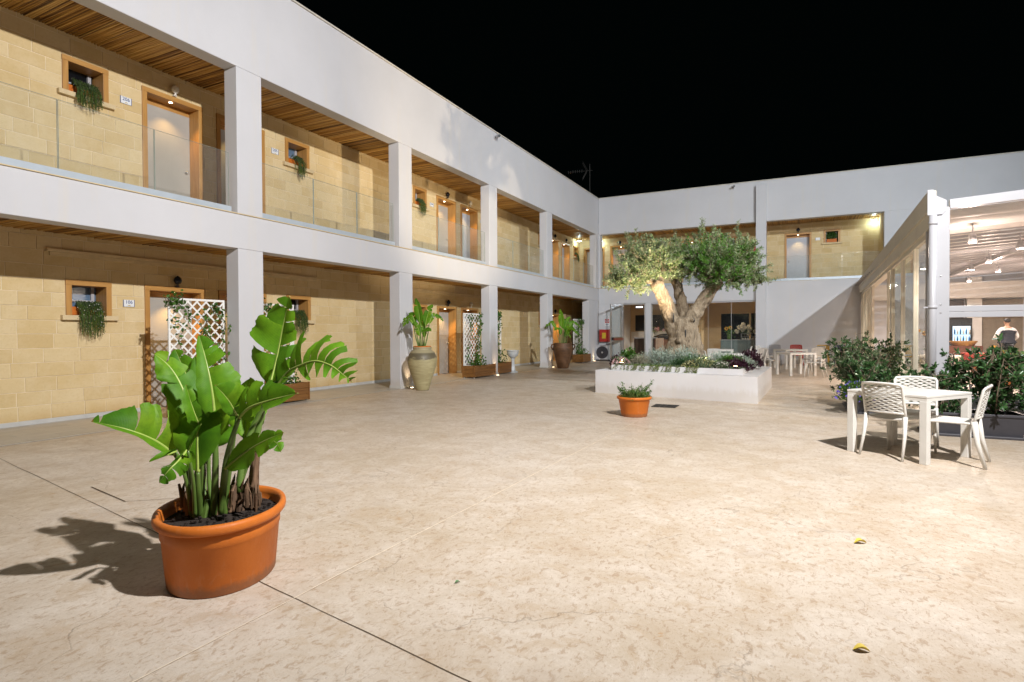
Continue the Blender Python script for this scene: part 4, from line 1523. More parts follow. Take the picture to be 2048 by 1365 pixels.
fb = MB()
fb.bar((PXF + 0.17, PYF + 0.05, roofz(PXF + .17) - 0.06), (PX1, PYF + 0.05, roofz(PX1) - 0.06), 0.10, 0.13)
fb.build('gable_beam', MAT['white_metal'], perg)
pn = MB()
pn.add([(PXF + 0.17, PYF + 0.05, 1.757), (PX1, PYF + 0.05, 1.757), (PX1, PYF + 0.05, roofz(PX1) - 0.13), (PXF + 0.17, PYF + 0.05, roofz(PXF + .17) - 0.13)], [(0, 1, 2, 3)])
pn.build('gable_sheet', MAT['pvc'], perg)
MB().add([(PXF + 0.17, PYF + 0.05, 0.45), (PX1, PYF + 0.05, 0.45), (PX1, PYF + 0.05, 1.586), (PXF + 0.17, PYF + 0.05, 1.586)], [(0, 1, 2, 3)]).build('front_sheet', MAT['pvc'], perg)
MB().box(PXF + 0.165, PX1, PYF + 0.01, PYF + 0.09, 0.0, 0.45).build('front_plinth', MAT['white_metal'], perg)
MB().box(PX1 - .16, PX1, PYF, PYF + 0.14, 0, roofz(PX1) - 0.13).build('corner_post', MAT['white_metal'], perg)
# side glazing
posts = [(10.64, 0.06), (12.62, 0.05), (14.45, 0.05), (16.3, 0.16), (22.1, 0.16), (23.0, 0.06), (23.9, 0.06), (24.8, 0.06), (26.2, 0.10), (27.35, 0.14)]
for (y, w) in posts:
    mm = MB()
    side_box(mm, y, y + w, -0.06, 0.018, 0, 2.93)
    mm.build('side_post', MAT['cream_metal'], perg)
for (a, b) in ((10.7, 12.62), (12.67, 14.45), (14.5, 16.3), (22.26, 23.0), (23.06, 23.9), (23.96, 24.8), (24.86, 26.2), (26.3, 27.35)):
    mm = MB()
    side_box(mm, a + 0.002, b - 0.002, -0.03, -0.018, 0.05, 2.93)
    mm.build('side_glass', MAT['glass_win'], perg)
# a stack of folded sliding panes by the doorway
for i in range(3):
    mm = MB()
    side_box(mm, 17.0 + i * 0.16, 17.02 + i * 0.16, -0.55, 0.0, 0.05, 2.88)
    mm.build('folded_pane', MAT['glass_win'], perg)
    mm = MB()
    side_box(mm, 16.995 + i * 0.16, 17.025 + i * 0.16, -0.02, 0.012, 0.05, 2.88)
    mm.build('folded_pane_stile', MAT['cream_metal'], perg)
# pleated roof: cross bars with fabric swags between them
nb = 26
for i in range(nb + 1):
    y = PYF + 0.35 + i * (PYB - PYF - 0.6) / nb
    bb = MB()
    bb.bar((PXF + 0.12, y, roofz(PXF + .12) - 0.07), (PX1, y, roofz(PX1) - 0.07), 0.045, 0.05)
    bb.build('roof_bar', MAT['white_metal'], perg)
    if i < nb:
        y2 = PYF + 0.35 + (i + 1) * (PYB - PYF - 0.6) / nb
        sw = MB()
        N = 6
        for s_ in range(N + 1):
            f_ = s_ / N
            yy = y + 0.03 + (y2 - y - 0.06) * f_
            sag = (0.02 if i > 3 else 0.16) * math.sin(math.pi * f_)
            for x in (PXF + 0.12, PX1):
                sw.v.append((x, yy, roofz(x) - 0.03 - sag))
        for s_ in range(N):
            b_ = 2 * s_
            sw.f.append((b_, b_ + 1, b_ + 3, b_ + 2))
        sw.build('roof_pleat', MAT['fabric_roof'], perg, True)
for x in (4.6, 7.6):
    MB().bar((x, PYF + .15, roofz(x) - 0.14), (x, PYB - .2, roofz(x) - 0.14), 0.07, 0.09).build('roof_rafter', MAT['white_metal'], perg)
MB().box(sd(19) - .0, PX1, PYF + 0.15, YB - 0.01, 0.001, 0.012).build('dining_floor', MAT['room_floor'], perg)
# back of the dining room: dark boards and door on the rear wall
MB().box(4.75, 5.5, YB - 0.06, YB - 0.001, 0.02, 2.55).build('wall_panel', MAT['dark_wood'], perg)
MB().box(6.05, 7.25, YB - 0.06, YB - 0.001, 0.02, 2.55).build('wall_panel', pm('taupe panel', (0.22, 0.18, 0.13), 0.6), perg)
MB().box(5.55, 6.0, YB - 0.30, YB - 0.001, 0.0, 3.4).build('wall_pier', MAT['room_white'], perg)
MB().box(2.4, PX1, YB - 0.5, YB - 0.003, 2.6, 3.2).build('bulkhead', MAT['room_white'], perg)
MB().box(PX1, PX1 + 0.1, PYF, YB - .01, 0, 3.7).build('far_wall', MAT['room_white'], perg)

for i, (x, y, dz) in enumerate(((2.57, 12.3, .34), (3.77, 14.5, .32), (3.9, 17.2, .32), (4.03, 19.4, .3), (5.0, 21.1, .3), (3.2, 24.5, .3), (5.2, 25.3, .28), (6.6, 18.5, .3), (7.0, 13.5, .3), (2.7, 17.6, .3), (6.8, 23.0, .3))):
    z = roofz(x) - 0.14
    t = thing('pendant_spot', (x, y, z), 'lit white spot lamp hanging from the pergola roof bars', 'spot lamp', 'spot lamps under the pergola roof')
    MB().tube([(0, 0, 0.0), (0, 0, -dz + .16)], 0.012, 6).build('rod', MAT['white_metal'], t, world=False)
    MB().lathe([(0.03, -dz + .17), (0.055, -dz + .14), (0.06, -dz + .02)], 14).build('shade', MAT['white_metal'], t, True, world=False)
    MB().lathe([(0.056, -dz + .012), (0.056, -dz + .019)], 14).build('bulb', MAT['lamp_on'], t, world=False)
    lamp('pendant_spot_light', 'SPOT', (x, y, z - dz - 0.02), 290, (1.0, 0.86, 0.76), (x, y, 0), 0.06, 150, 0.7)
    if i % 2 == 0:
        lamp('pendant_spill', 'POINT', (x, y, z - dz - 0.05), 45, (1.0, 0.80, 0.68), size=0.08)

MAT['bottle'] = pm('blue bottle', (0.03, 0.16, 0.42), 0.15)
FX = 1.78
fg = thing('bottle_fridge', (3.42, 27.0, 0), 'lit glass door fridge of blue bottles inside the pergola', 'fridge')
MB().box(3.05, 3.82, 26.75, 27.3, 0.0, 1.85).build('casing', MAT['black'], fg)
MB().box(3.24, 3.76, 26.742, 26.749, 0.35, 1.55).build('lit_interior', emit_mat('fridge light', (0.55, 0.80, 1.0), 1.6), fg)
for j in range(4):
    z = 0.38 + j * 0.29
    MB().box(3.24, 3.76, 26.62, 26.741, z - 0.02, z - 0.008).build('shelf', MAT['steel'], fg)
    for i in range(6):
        MB().lathe([(0.03, 0), (0.03, 0.15), (0.012, 0.19), (0.012, 0.23)], 8, loc=(3.285 + i * 0.087, 26.69, z)).build('bottle', MAT['bottle'] if (i + j) % 2 else MAT['ceramic_white'], fg, True)
MB().box(3.24, 3.76, 26.60, 26.606, 0.3, 1.6).build('fridge_door', MAT['glass_win'], fg)
fg.location.x += FX

# ------------------------------------------------------------------ tables and chairs


def back_y(x, z):
    return 0.205 + (z - 0.46) * 0.22 + 0.035 * (1 - (x / 0.215) ** 2)


def make_chair(name, label, mat, group, loc, rz):
    t = thing(name, loc, label, 'chair', group, rz)
    # seat shell
    nx, ny = 9, 8
    vs, fs = [], []
    for side in (0, 1):
        for j in range(ny + 1):
            v_ = j / ny
            y = -0.235 + 0.455 * v_
            hw = 0.222 - 0.018 * v_
            for i in range(nx + 1):
                x = -hw + 2 * hw * i / nx
                dip = 0.022 * (1 - (x / hw) ** 2) * (0.35 + 0.65 * v_)
                front = -0.03 * max(0, 1 - v_ * 5) ** 2
                vs.append((x, y, 0.458 - dip + front - (0.024 if side else 0.0)))
    n1 = (nx + 1) * (ny + 1)
    idx = lambda i, j, s: s * n1 + j * (nx + 1) + i
    for j in range(ny):
        for i in range(nx):
            fs.append((idx(i, j, 0), idx(i + 1, j, 0), idx(i + 1, j + 1, 0), idx(i, j + 1, 0)))
            fs.append((idx(i, j, 1), idx(i, j + 1, 1), idx(i + 1, j + 1, 1), idx(i + 1, j, 1)))
    for i in range(nx):
        fs.append((idx(i, 0, 0), idx(i, 0, 1), idx(i + 1, 0, 1), idx(i + 1, 0, 0)))
        fs.append((idx(i, ny, 0), idx(i + 1, ny, 0), idx(i + 1, ny, 1), idx(i, ny, 1)))
    for j in range(ny):
        fs.append((idx(0, j, 0), idx(0, j + 1, 0), idx(0, j + 1, 1), idx(0, j, 1)))
        fs.append((idx(nx, j, 0), idx(nx, j, 1), idx(nx, j + 1, 1), idx(nx, j + 1, 0)))
    MB().add(vs, fs).build('seat', mat, t, True, world=False)
    for s_ in (-1, 1):
        MB().tube([(s_ * 0.198, -0.20, 0.435), (s_ * 0.212, -0.222, 0.22), (s_ * 0.222, -0.238, 0.0)], [0.021, 0.017, 0.012], 8, flat=1.25).build('leg', mat, t, True, world=False)
        MB().tube([(s_ * 0.208, 0.205, 0.47), (s_ * 0.217, 0.235, 0.25), (s_ * 0.228, 0.30, 0.0)], [0.022, 0.018, 0.012], 8, flat=1.3).build('leg', mat, t, True, world=False)
    fr_ = MB()
    path = []
    for z in (0.44, 0.52, 0.62, 0.72, 0.79):
        path.append((-0.212, back_y(0.212, z), z))
    for q in (0.0, 0.25, 0.5, 0.75, 1.0):
        x = -0.20 + 0.40 * q
        path.append((x, back_y(x, 0.825) + .006, 0.826 - 0.012 * abs(2 * q - 1) ** 3))
    for z in (0.79, 0.72, 0.62, 0.52, 0.44):
        path.append((0.212, back_y(0.212, z), z))
    fr_.tube(path, 0.0155, 8, flat=0.85)
    fr_.tube([(-0.205 + .41 * q, back_y(-0.205 + .41 * q, 0.505), 0.505) for q in np.linspace(0, 1, 7)], 0.014, 6)
    fr_.build('back_frame', mat, t, True, world=False)
    st = MB()
    rows = 15
    for r in range(rows):
        z0 = 0.516 + r * 0.0205
        ph = math.pi if r % 2 else 0.0
        pts = []
        for q in np.linspace(-0.203, 0.203, 31):
            z = z0 + 0.0052 * math.cos(2 * math.pi * q / 0.088 + ph)
            pts.append((q, back_y(q, z), z))
        st.tube(pts, 0.0090, 4, cap=False)
    st.build('backrest', mat, t, world=False)
    return t


def make_table(name, label, loc, rz, group, s=0.43, h=0.72, mat=None):
    mat = mat or MAT['white_plastic']
    t = thing(name, loc, label, 'table', group, rz)
    MB().box(-s, s, -s, s, h - 0.025, h).build('table_top', mat, t, world=False, bevel=0.004)
    ap = MB()
    i = s - 0.004
    for (x0, x1, y0, y1) in ((-i, i, -i, -i + .03), (-i, i, i - .03, i), (-i, -i + .03, -i + .031, i - .031), (i - .03, i, -i + .031, i - .031)):
        ap.box(x0, x1, y0, y1, h - 0.06, h - 0.0255)
    ap.build('apron', mat, t, world=False)
    for sx_ in (-1, 1):
        for sy_ in (-1, 1):
            MB().box(sx_ * s - (0.075 if sx_ > 0 else -0.001), sx_ * s + (0.075 if sx_ < 0 else -0.001), sy_ * s - (0.075 if sy_ > 0 else -0.001), sy_ * s + (0.075 if sy_ < 0 else -0.001), 0, h - 0.0605).build('leg', mat, t, world=False, bevel=0.004)
    return t


def face(fx, fy):
    return math.atan2(fy, fx) + math.pi / 2


CG = 'white perforated chairs'
c0 = make_chair('garden_chair', 'white perforated chair by the dark planter, its back towards the open yard', MAT['white_plastic'], CG, (0.945, 7.747, 0), face(0.59, 0.81))
clone(c0, (1.19, 8.33, 0), face(-0.2, -0.98), 'white perforated chair standing between the table and the dark planter shrubs')
clone(c0, (1.426, 7.626, 0), face(-0.957, 0.288), 'white perforated chair seen sideways beside the lone table by the planters')
make_table('garden_table', 'white square table standing alone with three chairs by the dark planters', (1.07, 7.89, 0), math.radians(-37), 'white square tables')
# group near the pergola doorway
t2 = make_table('garden_table', 'white square table beside the raised bed, in front of the pergola doorway', (-0.19, 20.55, 0), math.radians(31), 'white square tables')
clone(c0, (0.34, 19.86, 0), face(-0.97, 0.24), 'white chair on the pergola side of the table beside the raised bed')
clone(c0, (-0.98, 21.35, 0), face(0.80, -0.6), 'white chair tucked behind the table beside the raised bed')
make_table('garden_table', 'white square table by the wall under the diagonal shadow', (-0.40, 24.1, 0), 0.55, 'white square tables')
clone(c0, (-1.28, 24.6, 0), face(0.95, -0.3), 'white chair by the pilaster at the wall side table')
clone(c0, (0.42, 24.75, 0), face(-0.75, -0.65), 'white chair at the far side of the wall side table')
clone(c0, (0.30, 22.6, 0), face(-0.6, 0.8), 'white chair between the two tables in front of the pergola doorway')
for (p, nm, mt, f_) in (((-0.2, 26.5, 0), 'red', pm('red chair plastic', (0.42, 0.025, 0.012), 0.4), (0.1, -1)), ((0.72, 26.3, 0), 'yellow', pm('yellow chair plastic', (0.60, 0.36, 0.015), 0.4), (-0.1, -1)),
                        ((1.35, 26.2, 0), 'dark blue', pm('blue chair plastic', (0.01, 0.03, 0.09), 0.4), (-0.1, -1)), ((-1.0, 26.4, 0), 'grey', pm('grey chair plastic', (0.33, 0.34, 0.36), 0.4), (0.1, -1))):
    make_chair('garden_chair', '%s perforated chair against the rear wall' % nm, mt, 'coloured chairs against the rear wall', p, face(*f_))
# group behind the raised bed
make_table('garden_table', 'white square table behind the raised bed, in front of the reception glass', (-1.95, 19.1, 0), math.radians(12), 'white square tables')
clone(c0, (-2.45, 19.75, 0), face(0.5, -0.85), 'white chair with its back to the reception glass behind the raised bed')
clone(c0, (-1.27, 19.3, 0), face(-0.98, -0.2), 'white chair at the pilaster side of the table behind the raised bed')
clone(c0, (-2.55, 18.5, 0), face(0.7, 0.7), 'white chair with its back to the olive tree behind the raised bed')
make_table('garden_table', 'white square table close to the reception glass', (-2.75, 23.3, 0), math.radians(5), 'white square tables')
clone(c0, (-2.0, 23.4, 0), face(-1, -0.1), 'white chair at the table close to the reception glass')
clone(c0, (-4.35, 21.5, 0), face(1, 0.3), 'white chair standing alone between the olive tree and the reception door')

# ------------------------------------------------------------------ raised bed of the olive tree
bed = thing('raised_bed', (-2.5, 14.3, 0), 'white plastered raised bed with seat edge around the olive tree', 'raised bed')
OUT = [Vector((-4.28, 12.89)), Vector((-0.77, 12.10)), Vector((-0.68, 15.77)), Vector((-4.15, 16.4))]


def inset(poly, d):
    n = len(poly)
    res = []
    for i in range(n):
        p0, p1, p2 = poly[i - 1], poly[i], poly[(i + 1) % n]
        e1 = (p1 - p0).normalized()
        e2 = (p2 - p1).normalized()
        n1 = Vector((-e1.y, e1.x))
        n2 = Vector((-e2.y, e2.x))
        k_ = 1 + n1.dot(n2)
        res.append(p1 + (n1 + n2) * (d / k_))
    return res


def ring(m_, A, B, z):
    """flat ring between two outlines"""
    n = len(A)
    m_.add([(p.x, p.y, z) for p in A] + [(p.x, p.y, z) for p in B], [(i, (i + 1) % n, (i + 1) % n + n, i + n) for i in range(n)])


def skirt(m_, A, z0, z1):
    n = len(A)
    m_.add([(p.x, p.y, z0) for p in A] + [(p.x, p.y, z1) for p in A], [(i, (i + 1) % n, (i + 1) % n + n, i + n) for i in range(n)])


IN1 = inset(OUT, 0.30)
IN2 = inset(OUT, 0.37)
m = MB()
skirt(m, OUT, 0, 0.52)
ring(m, OUT, IN1, 0.52)
m.build('bed_wall', MAT['plaster_bed'], bed)
m = MB()
skirt(m, IN1, 0.52, 0.635)
ring(m, IN1, IN2, 0.635)
skirt(m, IN2[::-1], 0.45, 0.635)
m.build('inner_rim', MAT['plaster_bed'], bed)
MB().add([(p.x, p.y, 0.59) for p in IN2], [(0, 1, 2, 3)]).build('soil', MAT['soil'], bed)

# ------------------------------------------------------------------ olive tree
tree = thing('olive_tree', (-2.55, 14.55, 0.58), 'old olive tree with three thick limbs growing from the white raised bed', 'olive tree')
D0 = 14.2


def T(px, py, d=0.0):
    return at(px, py, D0 + d)


tk = MB()
tk.tube([T(1364, 722), T(1366, 700), T(1366, 680), T(1366, 655), T(1367, 636)], [0.47, 0.40, 0.36, 0.33, 0.26], 22, seed=1, jit=0.22)
tk.tube([T(1348, 724, -.15), T(1350, 690, -.1), T(1352, 660)], [0.24, 0.19, 0.15], 12, seed=2, jit=0.25)
tk.tube([T(1392, 722, -.12), T(1388, 690, -.1), T(1384, 655)], [0.25, 0.19, 0.15], 12, seed=3, jit=0.25)
tk.tube([T(1350, 665), T(1342, 640), T(1332, 610, -.1), T(1322, 588, -.15), T(1312, 566, -.2)], [0.20, 0.18, 0.17, 0.165, 0.15], 16, seed=4, jit=0.22)
tk.tube([T(1370, 645, .2), T(1365, 615, .35), T(1358, 585, .45), T(1352, 560, .5)], [0.17, 0.14, 0.135, 0.13], 14, seed=5, jit=0.22)
tk.tube([T(1376, 650), T(1393, 622), T(1408, 600), T(1422, 580), T(1434, 562)], [0.20, 0.165, 0.16, 0.155, 0.15], 16, seed=6, jit=0.22)
for (a, b, r) in (((1312, 566, -.2), (1275, 556, -.4), .09), ((1275, 556, -.4), (1250, 562, -.5), .06), ((1318, 575, -.15), (1325, 535, 0), .10), ((1325, 535, 0), (1318, 500, .1), .05), ((1352, 562, .5), (1368, 520, .5), .08),
                  ((1352, 562, .5), (1335, 520, .7), .07), ((1434, 562), (1470, 540, .1), .09), ((1470, 540, .1), (1500, 545, .2), .06), ((1434, 562), (1440, 520, -.1), .10), ((1440, 520, -.1), (1455, 488, -.1), .05), ((1425, 572), (1400, 535, -.3), .06)):
    tk.tube([T(*a), T(*b)], [r, r * .7], 10, seed=9, jit=0.15)
for (x, y, d, r) in ((1357, 682, -.36, .07), (1384, 640, -.33, .05), (1346, 640, -.2, .05), (1436, 566, -.12, .13), (1312, 568, -.28, .12)):
    p = T(x, y, d)
    tk.ball(p, r, n=10, m=7)
trunk = tk.build('trunk', MAT['bark'], tree)
rmd = trunk.modifiers.new('remesh', 'REMESH')
rmd.mode = 'VOXEL'
rmd.voxel_size = 0.022
rmd.use_smooth_shade = True
sm = trunk.modifiers.new('smooth', 'SMOOTH')
sm.iterations = 2
tx = bpy.data.textures.new('bark_lumps', 'CLOUDS')
tx.noise_scale = 0.17
tx.noise_depth = 3
ds = trunk.modifiers.new('lumps', 'DISPLACE')
ds.texture = tx
ds.strength = 0.10
ds.mid_level = 0.52
ds.texture_coords = 'GLOBAL'
for (x, y, d, rx, rz) in ((1387, 641, -.27, .04, .055), (1371, 668, -.345, .018, .13), (1347, 636, -.26, .016, .12), (1374, 700, -.40, .035, .07)):
    p = T(x, y, d)
    MB().ball(p, rx, rx * .8, rz).build('hollow', MAT['black'], tree, True)

# crown: lobes filled with twigs, each twig with narrow leaves
rg = np.random.default_rng(21)
# (px, py, depth offset, half width px, half height px, half depth m, twigs)
LOBES = [(1262, 545, -.35, 44, 34, .55, 62), (1305, 520, -.25, 50, 46, .75, 95), (1340, 500, .2, 46, 40, .8, 75), (1285, 500, .25, 40, 40, .7, 60), (1385, 512, -.15, 46, 46, .8, 95),
         (1430, 510, -.3, 50, 50, .85, 120), (1465, 505, .1, 44, 46, .8, 95), (1492, 535, .1, 34, 32, .55, 60), (1420, 492, .4, 50, 38, .7, 60), (1450, 540, -.35, 46, 34, .6, 70), (1238, 552, -.4, 22, 16, .35, 22), (1510, 548, .1, 16, 10, .25, 14)]
P, D, W_, Lr = [], [], [], []
tw = MB()
gP, gD = [], []


def twig(p, d, length, nl, sink, sd_):
    d = d / np.linalg.norm(d)
    q = np.cross(d, rg.normal(size=3))
    q /= np.linalg.norm(q)
    bend = rg.normal(size=3) * 0.25 + np.array([0, 0, 0.12])
    pts = []
    for i in range(5):
        f_ = i / 4
        pts.append(p + d * length * f_ + bend * length * f_ * f_ * .5)
    tw.tube([tuple(x) for x in pts], [0.007, 0.006, 0.005, 0.004, 0.003], 3, cap=False)
    for j in range(nl):
        f_ = 0.12 + 0.88 * j / nl
        b = p + d * length * f_ + bend * length * f_ * f_ * .5
        a = rg.uniform(0, 2 * math.pi)
        lat = q * math.cos(a) + np.cross(d, q) * math.sin(a)
        sink[0].append(b)
        sink[1].append(lat * 0.9 + d * rg.uniform(0.3, 0.9) + rg.normal(size=3) * 0.15)


for li, (px, py, dd, hx, hy, hd, n) in enumerate(LOBES):
    c_ = np.array(T(px, py + 11, dd))
    R_, U_, F_ = np.array(CR), np.array(CU), np.array(CF)
    s_ = D0 / FPX
    for i in range(int(n * 1.5)):
        u = rg.normal(size=3)
        u /= np.linalg.norm(u)
        rad = rg.uniform(0.35, 1.0) ** 0.6
        off = R_ * u[0] * hx * s_ * rad + U_ * u[1] * hy * .76 * s_ * rad + F_ * u[2] * hd * rad
        outd = R_ * u[0] + U_ * (u[1] * .8 + 0.35) + F_ * u[2] + rg.normal(size=3) * 0.35
        p = c_ + off - outd * 0.12
        green = (li in (4, 5, 8, 9) and rg.random() < 0.6) or (li == 6 and rg.random() < .35)
        twig(p, outd, rg.uniform(0.22, 0.42), int(rg.uniform(30, 46)), (gP, gD) if green else (P, D), i)
# upright shoots
for (px, py, top) in ((1262, 500, 468), (1255, 505, 470), (1300, 480, 478), (1355, 480, 478), (1398, 480, 444), (1404, 478, 449), (1392, 485, 462), (1428, 480, 455), (1430, 478, 462), (1478, 480, 455), (1482, 485, 468), (1495, 500, 470), (1310, 490, 470), (1500, 510, 482), (1240, 530, 505), (1450, 475, 466)):
    a = np.array(T(px, py, rg.uniform(-.3, .3)))
    b = np.array(T(px + rg.uniform(-6, 6), top, rg.uniform(-.3, .3)))
    for _ in range(2):
        twig(a + rg.normal(size=3) * .04, b - a + rg.normal(size=3) * .05, np.linalg.norm(b - a), 46, (P, D), 1)
tw.build('twigs', MAT['twig'], tree)
leaf_cloud('crown', P, D, rg.uniform(0.05, 0.085, len(P)), rg.uniform(0.015, 0.022, len(P)), MAT['olive'], tree, seed=5)
leaf_cloud('crown', gP, gD, rg.uniform(0.045, 0.07, len(gP)), rg.uniform(0.014, 0.022, len(gP)), MAT['olive_green'], tree, seed=6)

# lamps among the plants of the bed
for (p, tg, pw, an_, lab) in (((-3.75, 13.22, 0.70), (-3.6, 14.3, 3.0), 460, 52, 'small lit garden spike lamp in the bed corner near the entrance'), ((-1.22, 12.66, 0.70), (-9.0, 14.8, 6.6), 1900, 60, 'small lit garden spike lamp in the bed corner near the drain side')):
    t = thing('spike_lamp', (p[0], p[1], 0.59), lab, 'garden lamp', 'spike lamps in the raised bed')
    MB().tube([(0, 0, 0), (0, 0, 0.07)], 0.01, 6).build('spike', MAT['black'], t, world=False)
    MB().lathe([(0.03, 0.065), (0.045, 0.08), (0.045, 0.098)], 12).build('lamp_head', MAT['black'], t, True, world=False)
    MB().lathe([(0.04, 0.099), (0.04, 0.102)], 12).build('lens', MAT['lamp_uplight'], t, world=False)
    lamp('spike_lamp_light', 'SPOT', (p[0], p[1], 0.72), pw, (1.0, 0.80, 0.54), tg, 0.035, an_, 0.7)

# ------------------------------------------------------------------ plants of the bed


def mound(name, label, cat, c_, rx, ry, rz, n, L, W, mat, seed, group=None, extra=None, up=0.5, shape='diamond'):
    t = thing(name, c_, label, cat, group)
    r_ = np.random.default_rng(seed)
    u = r_.normal(size=(n, 3))
    u /= np.linalg.norm(u, axis=1, keepdims=True)
    u[:, 2] = np.abs(u[:, 2])
    rad = r_.uniform(0.45, 1.0, (n, 1)) ** 0.7
    lump = 1 + 0.28 * np.sin(u[:, :1] * 7 + seed) * np.cos(u[:, 1:2] * 6 - seed)
    P_ = u * rad * lump * np.array([[rx, ry, rz * 1.15]])
    D_ = u + r_.normal(size=(n, 3)) * 0.5 + np.array([[0, 0, up]])
    leaf_cloud('foliage', P_, D_, r_.uniform(0.7, 1.2, n) * L, r_.uniform(0.7, 1.2, n) * W, mat, t, seed=seed, shape=shape, world=False)
    st = MB()
    for i in range(14):
        q = P_[r_.integers(n)]
        st.tube([(0, 0, 0), tuple(q * 0.5 + np.array([0, 0, .03])), tuple(q)], [0.006, 0.005, 0.003], 4, cap=False)
    st.build('stems', MAT['twig'], t, world=False)
    if extra:
        nm, m2, k_, L2, W2 = extra
        u2 = r_.normal(size=(k_, 3))
        u2 /= np.linalg.norm(u2, axis=1, keepdims=True)
        u2[:, 2] = np.abs(u2[:, 2])
        leaf_cloud(nm, u2 * np.array([[rx, ry, rz]]) * 1.02, u2 + r_.normal(size=(k_, 3)) * .6, L2, W2, m2, t, seed=seed + 3, world=False)
    return t


zb = 0.585
mound('silver_shrub', 'silvery grey shrub at the foot of the olive trunk, entrance side', 'shrub', (-3.05, 14.05, zb), 0.42, 0.38, 0.34, 2600, 0.055, 0.012, MAT['silver'], 1, 'plants of the raised bed')
mound('silver_shrub', 'silvery grey shrub spreading in front of the olive trunk', 'shrub', (-2.45, 13.75, zb), 0.5, 0.36, 0.36, 3000, 0.055, 0.012, MAT['silver'], 2, 'plants of the raised bed')
mound('silver_shrub', 'low silvery shrub right beside the dark purple plant', 'shrub', (-1.62, 14.1, zb), 0.45, 0.4, 0.27, 2200, 0.055, 0.012, MAT['silver'], 3, 'plants of the raised bed')
mound('silver_shrub', 'dry pale grey shrub next to the bright green clump', 'shrub', (-3.42, 13.55, zb), 0.26, 0.24, 0.24, 1300, 0.05, 0.010, leaf_mat('dry grey leaves', (0.20, 0.19, 0.12), (0.38, 0.35, 0.26), .7, .2), 4, 'plants of the raised bed')
mound('green_clump', 'bright green leafy clump in the bed near the entrance', 'plant', (-3.70, 13.75, zb), 0.24, 0.22, 0.30, 700, 0.09, 0.05, MAT['vine'], 5, 'plants of the raised bed', shape='round')
mound('flower_clump', 'pink and white flower clump in the bed corner near the entrance', 'flowers', (-3.83, 13.42, zb), 0.20, 0.2, 0.20, 700, 0.05, 0.03, MAT['pitto_grey'], 6, 'plants of the raised bed', ('petals', MAT['pinkbloom'], 260, 0.045, 0.04))
mound('purple_plant', 'dark purple plant in the bed corner near the entrance', 'plant', (-3.98, 13.62, zb), 0.16, 0.16, 0.20, 500, 0.06, 0.035, MAT['purple'], 7, 'plants of the raised bed')
mound('green_shrub', 'dark green low shrub in the middle of the bed', 'shrub', (-2.2, 13.3, zb), 0.45, 0.3, 0.22, 2600, 0.05, 0.018, MAT['pitto'], 8, 'plants of the raised bed')
mound('yellow_shrub', 'yellow variegated shrub at the front edge of the bed', 'shrub', (-1.95, 12.98, zb), 0.40, 0.26, 0.20, 2300, 0.045, 0.022, MAT['pitto_grey'], 9, 'plants of the raised bed', ('pale_leaves', MAT['yellowleaf'], 420, 0.045, 0.026))
mound('yellow_shrub', 'cream flowering shrub beside the purple plant at the bed front', 'shrub', (-1.52, 12.95, zb), 0.26, 0.2, 0.15, 1000, 0.045, 0.02, MAT['pitto_grey'], 10, 'plants of the raised bed', ('petals', MAT['blossom'], 260, 0.035, 0.028))
mound('purple_plant', 'dark purple low plant along the front edge of the bed', 'plant', (-1.28, 13.1, zb), 0.32, 0.28, 0.17, 1500, 0.06, 0.035, MAT['purple'], 11, 'plants of the raised bed')
mound('purple_plant', 'taller dark purple plant in the bed corner towards the pergola', 'plant', (-1.08, 14.55, zb), 0.26, 0.28, 0.30, 1100, 0.06, 0.04, MAT['purple'], 12, 'plants of the raised bed')
mound('green_shrub', 'mid green shrub between the silvery shrub and the purple plant', 'shrub', (-1.4, 13.65, zb), 0.3, 0.28, 0.24, 1500, 0.06, 0.02, MAT['vine'], 13, 'plants of the raised bed')
mound('green_shrub', 'feathery pale shrub at the bed corner towards the pergola', 'shrub', (-1.15, 13.85, zb), 0.24, 0.3, 0.2, 1200, 0.05, 0.014, MAT['silver'], 14, 'plants of the raised bed')
gc = MB()
r_ = np.random.default_rng(31)
nn = 9000
Pg = np.stack([r_.uniform(-3.95, -1.05, nn), r_.uniform(12.75, 15.6, nn), np.full(nn, 0.59)], 1)
ok = (Pg[:, 1] > 13.2 - (Pg[:, 0] + 3.95) * 0.225) & (Pg[:, 1] < 15.7)
Pg = Pg[ok]
Dg = r_.normal(size=Pg.shape) * 0.5 + np.array([0, 0, 1.0])
go = leaf_cloud('ground_cover', Pg, Dg, r_.uniform(0.05, 0.11, len(Pg)), 0.022, MAT['pitto_grey'], None, seed=33)
tag(go, 'low green ground cover filling the raised bed between the shrubs', 'ground cover', kind='stuff')
